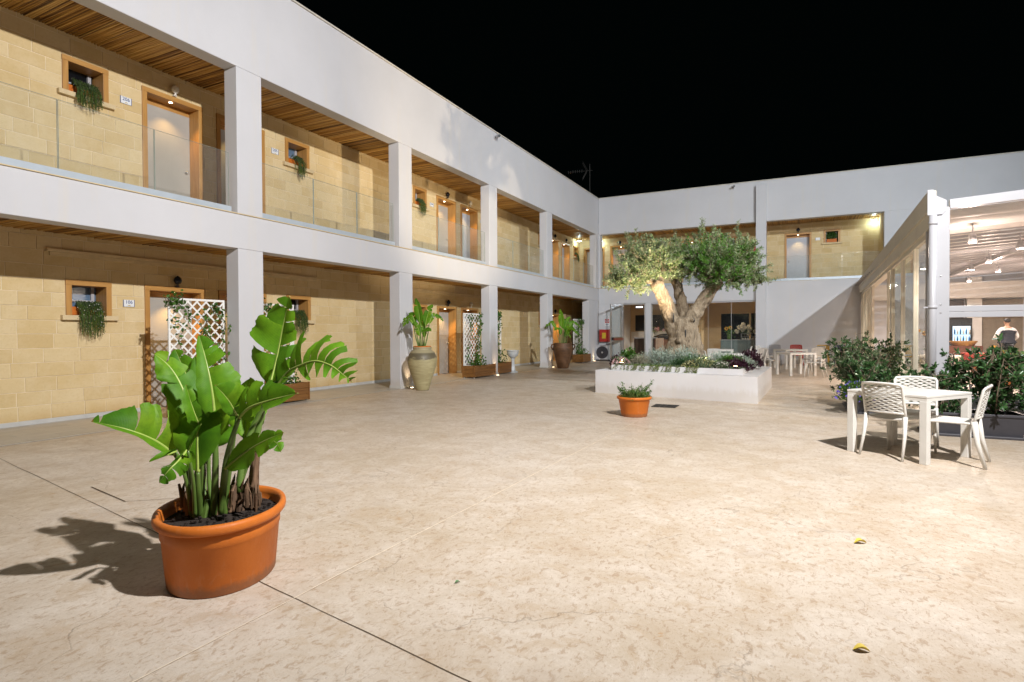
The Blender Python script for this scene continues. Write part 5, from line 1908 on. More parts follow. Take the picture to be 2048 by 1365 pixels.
# runners trailing over the front rim
tr_ = thing('trailing_plant', (-2.6, 12.95, 0.63), 'thin trailing runners hanging over the front rim of the raised bed', 'trailing plant')
P, D = [], []
st = MB()
f0, f1 = IN1[0], IN1[1]
for i in range(70):
    q = r_.uniform(0.04, 0.72)
    if q > .45:
        q = r_.uniform(.45, .70)
    p = f0.lerp(f1, q)
    ln = r_.uniform(0.05, 0.13) if q < 0.42 else r_.uniform(0.08, 0.22)
    nrm = Vector((-0.22, -0.975))
    pts = [Vector((p.x, p.y, 0.64)) - Vector((nrm.x, nrm.y, 0)) * .05, Vector((p.x + nrm.x * .02, p.y + nrm.y * .02, 0.655)), Vector((p.x + nrm.x * .05 + r_.uniform(-.04, .04), p.y + nrm.y * .05, 0.64 - ln * .5)), Vector((p.x + nrm.x * .06 + r_.uniform(-.07, .07), p.y + nrm.y * .07, max(0.53, 0.64 - ln)))]
    st.tube(pts, 0.003, 3, cap=False)
    for j in range(16):
        f_ = j / 15 * 3
        a = int(min(f_, 2.999))
        b = pts[a].lerp(pts[a + 1], f_ - a)
        P.append(b)
        D.append(r_.normal(size=3) + np.array([nrm.x, nrm.y, 0.1]))
st.build('runners', MAT['twig'], tr_)
leaf_cloud('foliage', P, D, 0.032, 0.014, MAT['lime'], tr_, seed=41)

# ------------------------------------------------------------------ bird of paradise plants


def smooth_path(pts, n):
    pts = [Vector(p) for p in pts]
    out = []
    m_ = len(pts)
    for i in range(n + 1):
        f_ = i / n * (m_ - 1)
        k_ = min(int(f_), m_ - 2)
        t_ = f_ - k_
        p0 = pts[max(k_ - 1, 0)]
        p1, p2 = pts[k_], pts[k_ + 1]
        p3 = pts[min(k_ + 2, m_ - 1)]
        out.append(0.5 * ((2 * p1) + (p2 - p0) * t_ + (2 * p0 - 5 * p1 + 4 * p2 - p3) * t_ ** 2 + (3 * p1 - p0 - 3 * p2 + p3) * t_ ** 3))
    return out


def blade(parent, mid, wl, wr, nrm, foldl, foldr, tears_l, tears_r, seed, petiole=None, pr0=0.017, sweep=0.35, curl=0.3, base_w=0.25, gap=0.07, loose=0.26):
    """a torn paddle leaf along a midrib; the two halves have their own width, fold and tears"""
    rs = random.Random(seed)
    N = 30
    M_ = 4
    path = smooth_path(mid, N)
    length = sum((path[i + 1] - path[i]).length for i in range(N))
    nrm = Vector(nrm).normalized()
    mb = MB()
    mb.uv = []

    def frame(f_):
        x = f_ * N
        i = min(int(x), N - 1)
        p = path[i].lerp(path[i + 1], x - i)
        j0, j1 = max(0, i - 1), min(N, i + 2)
        t_ = (path[j1] - path[j0]).normalized()
        s_ = t_.cross(nrm).normalized()
        n_ = s_.cross(t_).normalized()
        return p, t_, s_, n_

    def prof(f_):
        return max(0.0, (min(1.0, f_ / base_w) ** 0.55 if f_ < base_w else 1.0)) * max(0.0, 1 - max(0, (f_ - 0.34) / 0.66) ** 1.75) ** 0.95

    for side, w, fold, tears in ((-1, wl * 0.9, foldl, tears_l), (1, wr * 0.9, foldr, tears_r)):
        if w <= 0:
            continue
        extra = [rs.uniform(0.25, 0.92) for _ in range(rs.choice((0, 1, 2)))] if len(mid) > 3 or tears else []
        cl = sorted(list(tears) + [e_ for e_ in extra if all(abs(e_ - t0) > 0.07 for t0 in tears)])
        cuts = [0.0] + [c1 for k1, c1 in enumerate(cl) if k1 == 0 or c1 - cl[k1 - 1] > 0.05] + [1.0]
        for a, b in zip(cuts[:-1], cuts[1:]):
            torn = len(cuts) > 2
            da = rs.uniform(-loose, loose) if torn else 0.0
            sl = rs.uniform(-0.12, 0.12) if torn else 0
            dep = rs.uniform(0.0, 0.25) if torn else 0
            ns = max(3, int((b - a) * N) + 1)
            base = len(mb.v)
            for i in range(ns + 1):
                f_ = a + (b - a) * i / ns
                p, t_, s_, n_ = frame(f_)
                ww = w * prof(f_) * (1 - 0.10 * dep)
                e = (i / ns - 0.5) * 2
                ww *= 1 + 0.035 * math.sin(31 * f_ + seed) + 0.025 * math.sin(77 * f_ + 2 * seed)
                ww *= 1 - (0.06 * abs(e) ** 3 if torn else 0)
                for j in range(M_ + 1):
                    l_ = j / M_
                    ang = fold + 0.16 * (1 if fold >= 0 else -1) + da * l_ - curl * l_ * l_ * (1 if fold >= 0 else -1) + 0.06 * math.sin(f_ * 19 + seed)
                    lat = (s_ * side) * math.cos(ang) + n_ * math.sin(ang)
                    close = -e * (b - a) * length * (gap * l_ if torn else 0.0)
                    q = p + lat * ww * l_ + t_ * (sweep * ww * l_ * l_ + close + sl * ww * l_)
                    mb.v.append(tuple(q))
                    mb.uv.append((side * l_, f_))
            for i in range(ns):
                for j in range(M_):
                    v0 = base + i * (M_ + 1) + j
                    q = (v0, v0 + 1, v0 + M_ + 2, v0 + M_ + 1)
                    mb.f.append(q if side > 0 else q[::-1])
    lf = mb.build('leaf', MAT['banana'], parent, True)
    rb = MB()
    rb.tube([tuple(p - nrm * 0.003) for p in path], [pr0 * .62 * (1 - 0.8 * i / N) for i in range(N + 1)], 6)
    rb.build('midrib', MAT['midrib'], lf, True)
    if petiole:
        pp = smooth_path(petiole, 10)
        MB().tube([tuple(p) for p in pp], [pr0 * (1.15 - 0.55 * i / 10) for i in range(11)], 8).build('petiole', MAT['stem'], lf, True)
    return lf


MAT['midrib'] = pm('pale midrib', (0.33, 0.42, 0.09), 0.4, var=0.12)


def pot_shell(t, prof_o, prof_i, rot, a, b, mat, n=40):
    m_ = MB()
    full = prof_o + prof_i
    for (r, z) in full:
        for k_ in range(n):
            q = 2 * math.pi * k_ / n
            x, y = a * r * math.cos(q), b * r * math.sin(q)
            m_.v.append((x * math.cos(rot) - y * math.sin(rot), x * math.sin(rot) + y * math.cos(rot), z))
    for i in range(len(full) - 1):
        for k_ in range(n):
            m_.f.append((i * n + k_, i * n + (k_ + 1) % n, (i + 1) * n + (k_ + 1) % n, (i + 1) * n + k_))
    m_.f.append(tuple(reversed(range(n))))
    m_.f.append(tuple((len(full) - 1) * n + k_ for k_ in range(n)))
    return m_.build('pot_wall', mat, t, True, world=False)


BP = (-3.04, 2.28, 0)
pot = thing('oval_planter', BP, 'large oval terracotta coloured planter holding the big leaf plant', 'planter')
rot = 2.25
pot_shell(pot, [(0.80, 0.0), (0.82, 0.008), (0.885, 0.27), (0.90, 0.275), (0.905, 0.34), (0.90, 0.345), (0.97, 0.35), (0.995, 0.362), (1.0, 0.385), (0.985, 0.402)], [(0.94, 0.405), (0.905, 0.398), (0.89, 0.37), (0.87, 0.30)], rot, 0.44, 0.345, MAT['terracotta'])
m = MB()
r_ = np.random.default_rng(3)
sv = []
for k_ in range(28):
    q = 2 * math.pi * k_ / 28
    x, y = 0.44 * .885 * math.cos(q), 0.345 * .885 * math.sin(q)
    sv.append((x * math.cos(rot) - y * math.sin(rot), x * math.sin(rot) + y * math.cos(rot), 0.335))
m.add(sv + [(0, 0, 0.365)], [(i, (i + 1) % 28, 28) for i in range(28)])
m.build('soil', MAT['soil'], pot, world=False)
ch_ = MB()
for i in range(160):
    q = r_.uniform(0, 6.28)
    rr_ = math.sqrt(r_.uniform(0, 1)) * .82
    x, y = 0.44 * rr_ * math.cos(q), 0.345 * rr_ * math.sin(q)
    X, Y = x * math.cos(rot) - y * math.sin(rot), x * math.sin(rot) + y * math.cos(rot)
    s_ = r_.uniform(0.006, 0.016)
    ch_.ball((X, Y, 0.35 + (1 - rr_) * .02), s_, s_ * .7, s_ * .5, 5, 4)
tag(ch_.build('soil_crumbs', MAT['soil'], pot, world=False), kind='stuff')

bop = thing('bird_of_paradise', (BP[0], BP[1], 0.35), 'large paddle leaved plant with torn leaves in the oval terracotta planter', 'plant')
TC = (-CF) * 0.9 + Vector((0, 0, 0.25))


def A(*tr):
    return [at(q[0], q[1], q[2] + 0.09) for q in tr]


UP = Vector((0, 0, 1))
blade(bop, A((430, 846, 3.2), (425, 790, 3.2), (415, 735, 3.22), (398, 668, 3.3)), 0.085, 0.175, TC + CR * .25, 0.5, 0.12, [], [0.66], 1, A((428, 1036, 3.26), (431, 930, 3.2), (430, 846, 3.2)), 0.02)
blade(bop, A((540, 771, 3.45), (554, 715, 3.5), (567, 650, 3.52), (579, 592, 3.5)), 0.215, 0.13, TC, 0.1, 0.4, [0.36, 0.66, 0.84], [0.3, 0.45, 0.58, 0.7, 0.82], 2, A((512, 880, 3.42), (524, 828, 3.44), (540, 771, 3.45)), 0.018)
blade(bop, A((552, 776, 3.38), (575, 745, 3.35), (600, 731, 3.3), (630, 722, 3.25), (660, 730, 3.2), (685, 748, 3.17), (704, 764, 3.15)), 0.20, 0.13, UP + (-CF) * .55, 0.75, -0.55, [0.2, 0.28, 0.36, 0.44, 0.52, 0.60, 0.68, 0.76, 0.84, 0.92], [0.3, 0.4, 0.5, 0.6, 0.7, 0.8, 0.9], 3, A((478, 985, 3.32), (488, 905, 3.36), (515, 835, 3.4), (552, 776, 3.38)), 0.018, base_w=0.2, gap=0.34, loose=0.5, sweep=0.5)
blade(bop, A((350, 910, 3.2), (308, 881, 3.1), (252, 859, 3.0), (182, 843, 2.95)), 0.06, 0.20, TC + UP * .25, 1.1, 0.0, [], [0.42, 0.58, 0.90], 4, A((392, 1030, 3.28), (376, 955, 3.25), (350, 910, 3.2)), 0.017)
blade(bop, A((388, 850, 3.45), (366, 780, 3.5), (340, 735, 3.5), (306, 706, 3.45)), 0.125, 0.13, TC + UP * .5 + CR * .4, 0.3, -0.35, [0.55], [0.5, 0.75], 5, A((398, 1020, 3.38), (395, 930, 3.42), (388, 850, 3.45)), 0.015)
blade(bop, A((398, 810, 3.6), (375, 755, 3.65), (350, 698, 3.7)), 0.13, 0.11, TC + UP * .3, 0.3, 0.2, [], [0.5], 6, A((405, 1005, 3.45), (404, 900, 3.55), (398, 810, 3.6)), 0.014)
blade(bop, A((400, 800, 3.6), (396, 755, 3.65), (390, 712, 3.66)), 0.055, 0.05, TC, 0.6, 0.6, [], [], 7, A((410, 1005, 3.45), (406, 890, 3.55), (400, 800, 3.6)), 0.012)
blade(bop, A((396, 945, 3.13), (395, 880, 3.15), (398, 835, 3.2), (404, 790, 3.27)), 0.15, 0.16, TC + CR * -.15, 0.1, 0.1, [], [0.75], 8, A((399, 1032, 3.24), (397, 985, 3.16), (396, 945, 3.13)), 0.018, curl=0.1)
blade(bop, A((478, 836, 3.15), (500, 815, 3.1), (538, 801, 3.05), (596, 786, 3.0)), 0.15, 0.095, TC + UP * .5, 0.5, -0.3, [0.3, 0.5], [0.55], 9, A((442, 1032, 3.27), (453, 920, 3.2), (478, 836, 3.15)), 0.019)
blade(bop, A((474, 832, 3.2), (456, 800, 3.12), (430, 770, 3.05)), 0.06, 0.12, TC + CR * .5, 0.5, 0.2, [], [0.6], 10, A((448, 1030, 3.3), (462, 920, 3.25), (474, 832, 3.2)), 0.013)
blade(bop, A((449, 938, 3.2), (490, 905, 3.12), (528, 882, 3.05), (568, 865, 3.0)), 0.085, 0.11, TC + UP * .7, 0.45, -0.2, [0.6], [0.5, 0.72, 0.86], 11, A((450, 1030, 3.27), (447, 985, 3.24), (449, 938, 3.2)), 0.014)
blade(bop, A((352, 903, 3.1), (330, 911, 3.0), (298, 924, 2.95)), 0.035, 0.03, TC + UP * .3, 1.0, 0.9, [], [], 12, A((384, 1034, 3.24), (372, 960, 3.15), (352, 903, 3.1)), 0.012)
blade(bop, A((374, 900, 3.12), (356, 922, 3.02), (338, 940, 2.97), (318, 966, 2.95)), 0.11, 0.08, TC + UP * .4, -0.2, -0.3, [0.35, 0.6, 0.8], [0.5], 13, A((388, 1034, 3.24), (382, 960, 3.18), (374, 900, 3.12)), 0.013)
blade(bop, A((376, 902, 3.05), (388, 875, 3.02), (402, 848, 3.0)), 0.028, 0.03, TC, 0.9, 0.9, [], [], 14, A((390, 1034, 3.2), (386, 960, 3.1), (376, 902, 3.05)), 0.011)
blade(bop, A((488, 880, 3.5), (494, 820, 3.58), (500, 755, 3.62)), 0.12, 0.13, TC + CR * .3, 0.3, 0.3, [0.6], [], 15, A((470, 1000, 3.42), (480, 940, 3.46), (488, 880, 3.5)), 0.014)
blade(bop, A((418, 900, 3.4), (440, 850, 3.45), (462, 800, 3.5)), 0.13, 0.14, TC + UP * .3, 0.2, 0.3, [], [0.5], 16, A((425, 1015, 3.36), (418, 960, 3.38), (418, 900, 3.4)), 0.014)
blade(bop, A((415, 930, 3.45), (392, 870, 3.55), (360, 820, 3.6), (330, 790, 3.6)), 0.09, 0.11, TC + UP * .6, 0.35, -0.2, [0.5], [0.6], 17, A((420, 1015, 3.38), (418, 970, 3.42), (415, 930, 3.45)), 0.012)
blade(bop, A((430, 880, 3.3), (444, 830, 3.3), (462, 770, 3.35)), 0.07, 0.08, TC + CR * -.4, 0.6, 0.3, [], [0.55], 18, A((436, 1024, 3.3), (432, 950, 3.3), (430, 880, 3.3)), 0.013)
blade(bop, A((402, 860, 3.2), (385, 815, 3.15), (372, 770, 3.15)), 0.06, 0.08, TC + CR * .5, 0.7, 0.2, [], [0.6], 19, A((404, 1030, 3.26), (405, 940, 3.22), (402, 860, 3.2)), 0.012)
blade(bop, A((508, 905, 3.35), (530, 880, 3.3), (552, 885, 3.25), (562, 905, 3.22)), 0.06, 0.07, TC + UP * .6, 0.2, -0.3, [0.4, 0.7], [0.5, 0.75], 20, A((470, 1012, 3.34), (488, 950, 3.36), (508, 905, 3.35)), 0.012)
# brown trunk on the drain side and old leaf stubs round the base
MB().tube(A((503, 1012, 3.40), (507, 985, 3.40), (509, 940, 3.41), (513, 900, 3.42), (514, 872, 3.42)), [0.045, 0.034, 0.028, 0.024, 0.018], 10, seed=2, jit=0.2).build('old_trunk', MAT['stem_brown'], bop)
for i, (x0, y0, x1, y1, d_, r0) in enumerate(((366, 1015, 358, 968, 3.3, .012), (378, 1030, 372, 985, 3.25, .016), (412, 1034, 414, 1000, 3.24, .022), (436, 1028, 440, 985, 3.27, .024), (462, 1022, 468, 972, 3.3, .022), (470, 1020, 476, 955, 3.33, .016), (405, 1020, 400, 950, 3.4, .014), (446, 1018, 446, 940, 3.38, .014), (388, 1018, 392, 940, 3.4, .014), (498, 1010, 490, 985, 3.36, .018), (517, 1005, 520, 985, 3.42, .014))):
    MB().tube(A((x0, y0, d_), ((x0 + x1) / 2 + 1, (y0 + y1) / 2, d_), (x1, y1, d_)), [r0 * 1.3, r0, r0 * .55], 7, seed=i, jit=0.3).build('leaf_stub', MAT['stem_brown'] if i % 3 != 2 else MAT['stem'], bop)


r_ = np.random.default_rng(14)
for i in range(26):
    px = r_.uniform(362, 520)
    d_ = r_.uniform(3.18, 3.45)
    y0 = 1030 - (d_ - 3.18) * 90 - r_.uniform(0, 8)
    h_ = r_.uniform(18, 70)
    lean = r_.uniform(-9, 9)
    p0, p1, p2 = A((px, y0, d_), (px + lean * .4, y0 - h_ * .6, d_ + r_.uniform(-.02, .02)), (px + lean * 1.6, y0 - h_, d_ + r_.uniform(-.05, .05)))
    w_ = r_.uniform(0.006, 0.017)
    sh = MB()
    for q, ww in ((p0, w_), (p0.lerp(p1, .6), w_ * 1.2), (p1, w_ * .9), (p1.lerp(p2, .6), w_ * .5), (p2, w_ * .08)):
        tw_ = r_.uniform(-.4, .4)
        sd_v = CR * math.cos(tw_) + CF * math.sin(tw_)
        sh.v += [tuple(q - sd_v * ww), tuple(q + CF * -.004), tuple(q + sd_v * ww)]
    for j in range(4):
        for k_ in (0, 1):
            a = j * 3 + k_
            sh.f.append((a, a + 1, a + 4, a + 3))
    sh.build('dry_sheath', MAT['stem_brown'], bop)


def jar_plant(label, loc, leaves, scale=1.0, name='bird_of_paradise'):
    """leaves: (azimuth towards image right positive, lean, height, blade length, blade width, roll)"""
    t = thing(name, loc, label, 'plant')
    for i, (ax, ad, h, bl, bw, droop) in enumerate(leaves):
        base = Vector(loc) + CR * ax * 0.12 + Vector((CF.x, CF.y, 0)) * ad * 0.1
        top = Vector(loc) + CR * ax * h * .55 + Vector((CF.x, CF.y, 0)) * ad * h * .4 + Vector((0, 0, h))
        d_ = (top - base).normalized()
        out = (CR * ax + Vector((CF.x, CF.y, 0)) * ad)
        p1 = top + d_ * bl * .4 + out * bl * .15
        p2 = p1 + (d_ * (1 - droop) + out * (0.5 + droop) - Vector((0, 0, droop * .9))).normalized() * bl * .35
        p3 = p2 + (d_ * (.8 - droop) + out * (.6 + droop) - Vector((0, 0, droop * 1.4))).normalized() * bl * .3
        tl = [0.45, 0.62, 0.78] if droop > .5 else ([0.6] if i % 2 else [])
        nn_ = TC + UP * (droop * 1.2) + CR * (0.3 if i % 2 else -.3)
        blade(t, [top, p1, p2, p3], bw, bw * .85, nn_, 0.3, 0.25, tl, tl[:2], 30 + i, [base, base.lerp(top, .5) + out * .02, top], 0.014)
    return t


# stoneware jar
j1 = thing('stoneware_jar', (-8.3, 11.72, 0), 'tall pale glazed stoneware jar standing at the white column', 'jar')
MB().lathe([(0.15, 0.0), (0.165, 0.03), (0.20, 0.16), (0.275, 0.38), (0.335, 0.58), (0.358, 0.72), (0.35, 0.82), (0.30, 0.92), (0.235, 0.985), (0.215, 1.0), (0.225, 1.02), (0.232, 1.04), (0.222, 1.055), (0.20, 1.05), (0.195, 1.0)], 36, cap=True).build('jar_body', MAT['jar'], j1, True, world=False)
MB().lathe([(0.05, 1.03), (0.21, 1.045), (0.215, 1.075), (0.20, 1.078), (0.19, 1.06), (0.02, 1.06)], 24).build('inner_pot', MAT['terracotta'], j1, True, world=False)
jar_plant('paddle leaved plant growing from the pale stoneware jar', (-8.3, 11.72, 1.06), [(-0.12, -.2, 0.55, 0.62, 0.13, 0.1), (0.30, -.1, 0.50, 0.55, 0.12, 0.15), (-0.55, .1, 0.55, 0.55, 0.12, 0.75), (0.55, .3, 0.55, 0.5, 0.10, 0.6), (0.05, .4, 0.35, 0.45, 0.12, 0.1), (-0.35, -.3, 0.25, 0.4, 0.11, 0.2), (0.45, -.3, 0.22, 0.35, 0.10, 0.4), (-0.7, -.2, .5, .4, .08, .9)])
# brown handled jar
j2 = thing('brown_jar', (-8.30, 21.05, 0), 'brown two handled clay jar in front of a white column', 'jar')
MB().lathe([(0.20, 0.0), (0.225, 0.05), (0.30, 0.35), (0.36, 0.62), (0.385, 0.78), (0.37, 0.86), (0.34, 0.90), (0.35, 0.96), (0.345, 0.985), (0.30, 0.975), (0.29, 0.9)], 32).build('jar_body', MAT['jar_brown'], j2, True, world=False)
for s_ in (-1, 1):
    e = CR * s_
    MB().tube([tuple(e * 0.33 + UP * 0.93), tuple(e * 0.43 + UP * 0.92), tuple(e * 0.455 + UP * 0.82), tuple(e * 0.37 + UP * 0.70)], 0.028, 8).build('handle', MAT['jar_brown'], j2, True, world=False)
MB().lathe([(0.01, 0.92), (0.29, 0.92)], 20).build('soil', MAT['soil'], j2, world=False)
jar_plant('paddle leaved plant growing from the brown handled jar', (-8.30, 21.05, 0.93), [(-0.1, -.2, 0.6, 0.75, 0.14, 0.1), (0.25, 0, 0.5, 0.6, 0.13, 0.2), (-0.8, .1, 0.6, 0.6, 0.12, 0.8), (0.75, .2, 0.6, 0.6, 0.12, 0.75), (0.5, -.3, 0.4, 0.5, 0.13, 0.5), (-0.4, -.3, 0.35, 0.5, 0.12, 0.45), (0.9, -.1, .35, .6, .13, .9), (0.15, .4, .55, .6, .12, .3), (0.6, .3, .25, .45, .12, .8)])

# pedestal urn
ur = thing('pedestal_urn', (-8.98, 18.05, 0), 'white fluted bowl urn on a slim pedestal beside the timber planter', 'urn')
MB().box(-0.13, 0.13, -0.13, 0.13, 0, 0.05).build('foot', MAT['urn_white'], ur, world=False, bevel=0.008)
MB().lathe([(0.115, 0.05), (0.085, 0.12), (0.062, 0.25), (0.055, 0.42), (0.07, 0.50)], 16).build('pedestal', MAT['urn_white'], ur, True, world=False)
MB().lathe([(0.06, 0.50), (0.10, 0.53), (0.17, 0.60), (0.205, 0.70), (0.20, 0.755), (0.225, 0.765), (0.228, 0.785), (0.20, 0.785), (0.185, 0.72)], 40, wob=lambda a, z: 1 + (0.035 * math.cos(20 * a) if 0.54 < z < 0.74 else 0)).build('bowl', MAT['urn_white'], ur, True, world=False)

# small round pot
sp_ = thing('round_pot', (-2.50, 9.55, 0), 'small round terracotta pot standing alone in front of the raised bed', 'pot')
RR = 0.285
MB().lathe([(0.205, 0.0), (0.21, 0.01), (0.245, 0.22), (0.25, 0.225), (0.252, 0.275), (0.275, 0.285), (0.287, 0.30), (0.285, 0.325), (0.27, 0.332), (0.25, 0.325), (0.245, 0.25)], 36).build('pot_wall', MAT['terracotta'], sp_, True, world=False)
MB().lathe([(0.01, 0.285), (0.247, 0.28)], 24).build('soil', MAT['soil'], sp_, world=False)
pp = mound('potted_herb', 'bright green mounded herb with a few wispy sprigs in the small round pot', 'plant', (-2.50, 9.55, 0.28), 0.25, 0.25, 0.12, 2600, 0.035, 0.008, MAT['lime'], 51)
pw_ = []
r_ = np.random.default_rng(52)
P, D = [], []
st = MB()
for i in range(22):
    a = r_.uniform(0, 6.28)
    ln = r_.uniform(0.14, 0.30)
    d_ = np.array([math.cos(a) * .8, math.sin(a) * .8, r_.uniform(.25, 1.1)])
    p0 = np.array([math.cos(a), math.sin(a), 0]) * 0.1 + np.array([0, 0, 0.05])
    st.tube([tuple(p0), tuple(p0 + d_ * ln * .6), tuple(p0 + d_ * ln)], 0.003, 4, cap=False)
    for j in range(30):
        f_ = r_.uniform(0.3, 1)
        P.append(p0 + d_ * ln * f_ + r_.normal(size=3) * .012)
        D.append(r_.normal(size=3))
st.build('sprigs', MAT['stem'], pp, world=False)
leaf_cloud('sprig_leaves', P, D, 0.03, 0.014, MAT['vine'], pp, seed=53, world=False)

# ------------------------------------------------------------------ timber planters with white trellises and climbers


def planter_box(x0, x1, y0, y1, h, label):
    t = thing('timber_planter', ((x0 + x1) / 2, (y0 + y1) / 2, 0), label, 'planter', 'timber planters along the gallery')
    nb_ = 3
    zb_, dz = 0.035, (h - 0.035) / nb_
    for i in range(nb_):
        z0, z1 = zb_ + i * dz + 0.002, zb_ + (i + 1) * dz - 0.002
        for (a, b, c_, d_) in ((x0, x0 + 0.022, y0, y1), (x1 - 0.022, x1, y0, y1), (x0 + 0.023, x1 - 0.023, y0, y0 + 0.022), (x0 + 0.023, x1 - 0.023, y1 - 0.022, y1)):
            MB().box(a, b, c_, d_, z0, z1).build('plank', MAT['planterwood'], t, bevel=0.003)
    for (px, py) in ((x0, y0), (x1, y0), (x0, y1), (x1, y1)):
        sx_ = -1 if px == x0 else 1
        sy_ = -1 if py == y0 else 1
        MB().box(px - 0.012 * (sx_ < 0) - .02 * (sx_ > 0), px + 0.02 * (sx_ < 0) + .012 * (sx_ > 0), py - 0.012 * (sy_ < 0) - .02 * (sy_ > 0), py + 0.02 * (sy_ < 0) + .012 * (sy_ > 0), 0.03, h + 0.006).build('corner_post', MAT['planterwood'], t)
        MB().lathe([(0.018, 0.0), (0.018, 0.03)], 10, loc=(px - sx_ * .04, py - sy_ * .04, 0)).build('caster', MAT['steel'], t)
    MB().box(x0 + 0.023, x1 - 0.023, y0 + 0.023, y1 - 0.023, h - 0.06, h - 0.03).build('soil', MAT['soil'], t)
    return t


def trellis(x, y0, y1, z0, z1, label, pitch=0.17, along='y'):
    t = thing('trellis', (x, (y0 + y1) / 2, z0), label, 'trellis', 'white trellises along the gallery')
    for (a, b, c_, d_) in ((y0, y0 + 0.035, z0, z1), (y1 - 0.035, y1, z0, z1), (y0 + 0.0355, y1 - 0.0355, z1 - 0.035, z1), (y0 + 0.0355, y1 - 0.0355, z0, z0 + 0.035)):
        MB().box(x - 0.012, x + 0.012, a, b, c_, d_).build('frame_bar', MAT['white_wood'], t)
    a, b, c_, d_ = y0 + 0.03, y1 - 0.03, z0 + 0.03, z1 - 0.03
    for sgn, off in ((1, 0.005), (-1, -0.005)):
        k0 = int(((a - d_) if sgn > 0 else (a + c_)) / pitch) - 1
        k1 = int(((b - c_) if sgn > 0 else (b + d_)) / pitch) + 1
        for k_ in range(k0, k1 + 1):
            C_ = k_ * pitch
            # y - sgn*z = C
            pts = []
            for z in (c_, d_):
                y = C_ + sgn * z
                if a <= y <= b:
                    pts.append((y, z))
            for y in (a, b):
                z = (y - C_) * sgn
                if c_ <= z <= d_:
                    pts.append((y, z))
            if len(pts) < 2:
                continue
            pts.sort()
            p, q = pts[0], pts[-1]
            if abs(p[0] - q[0]) < 0.04:
                continue
            MB().bar((x + off, p[0], p[1]), (x + off, q[0], q[1]), 0.028, 0.008, up=(1, 0, 0)).build('slat', MAT['white_wood'], t)
    return t


def climber(x, y0, y1, z0, z1, label, seed, n=6, lower=0.5, leaf=0.075):
    r_ = np.random.default_rng(seed)
    t = thing('climbing_plant', (x + 0.15, (y0 + y1) / 2, z0), label, 'climber', 'climbers on the trellises')
    st = MB()
    P, D = [], []
    for i in range(n):
        y = r_.uniform(y0 + .25, y1 - .25) if i else (y0 + y1) / 2
        p = np.array([x + 0.10, y, z0])
        pts = [p.copy()]
        top = z1 - r_.uniform(0.0, 0.25) if i < max(2, n // 2) else z0 + (z1 - z0) * r_.uniform(0.3, 0.8)
        while p[2] < top:
            p = p + np.array([0, r_.normal() * 0.07, 0.09])
            p[0] = x + 0.02 + r_.normal() * 0.03
            p[1] = min(max(p[1], y0), y1)
            pts.append(p.copy())
        if top > z1 - .3:
            for _ in range(7):
                p = p + np.array([r_.normal() * .02, r_.choice((-1, 1)) * 0.06 + r_.normal() * .05, r_.normal() * .04])
                p[1] = min(max(p[1], y0 - .1), y1 + .1)
                pts.append(p.copy())
        st.tube([tuple(q) for q in pts], 0.006, 5, cap=False)
        for q in pts:
            dens = 5 if q[2] > z0 + (z1 - z0) * .6 else (4 if q[2] < z0 + .4 else 2.2)
            for _ in range(r_.poisson(dens)):
                P.append(q + r_.normal(size=3) * np.array([.03, .05, .05]))
                d_ = r_.normal(size=3)
                d_[0] += 0.9
                d_[2] -= 0.4
                D.append(d_)
    # bushy base
    for _ in range(int(190 * lower)):
        q = np.array([x + 0.2 + r_.normal() * .09, r_.uniform(y0 + .1, y1 - .1), z0 + abs(r_.normal()) * .16])
        P.append(q)
        d_ = r_.normal(size=3)
        d_[2] += .6
        D.append(d_)
    st.build('stems', MAT['twig'], t)
    leaf_cloud('foliage', P, D, r_.uniform(0.6, 1.15, len(P)) * leaf, r_.uniform(0.5, .8, len(P)) * leaf, MAT['vine'], t, seed=seed, shape='round')
    return t


BX = [(-9.36, -8.94, 6.03, 7.09, 'below room 106, left of the front white column', 'in front of the door of room 106', 61),
      (-9.62, -9.18, 7.75, 8.93, 'right behind the first white column', 'behind the first white column', 62),
      (-9.32, -8.90, 15.28, 16.62, 'between room 104 and the column with a glowing base', 'hiding the door of room 103', 63),
      (-9.40, -8.98, 16.99, 17.92, 'beside the white pedestal urn', 'beside the white pedestal urn', 64),
      (-9.34, -8.84, 24.88, 25.92, 'at the yard corner near the air conditioner', 'at the yard corner near the air conditioner', 65)]
for (x0, x1, y0, y1, lb, lt, sd_) in BX:
    planter_box(x0, x1, y0, y1, 0.39, 'stained timber planter box ' + lb)
    ty1 = y1 - 0.02 if sd_ != 63 else 16.25
    trellis(x0 + 0.04, y0 + 0.0, ty1, 0.36, 2.0, 'white diagonal lattice trellis ' + lt)
    climber(x0 + 0.055, y0 + .02, ty1, 0.36, 1.98, 'leafy green climber on the trellis ' + lt, sd_, 6 if sd_ != 64 else 9, 0.8 if sd_ in (62, 65, 63) else 0.4)

# trailing plants in the little windows


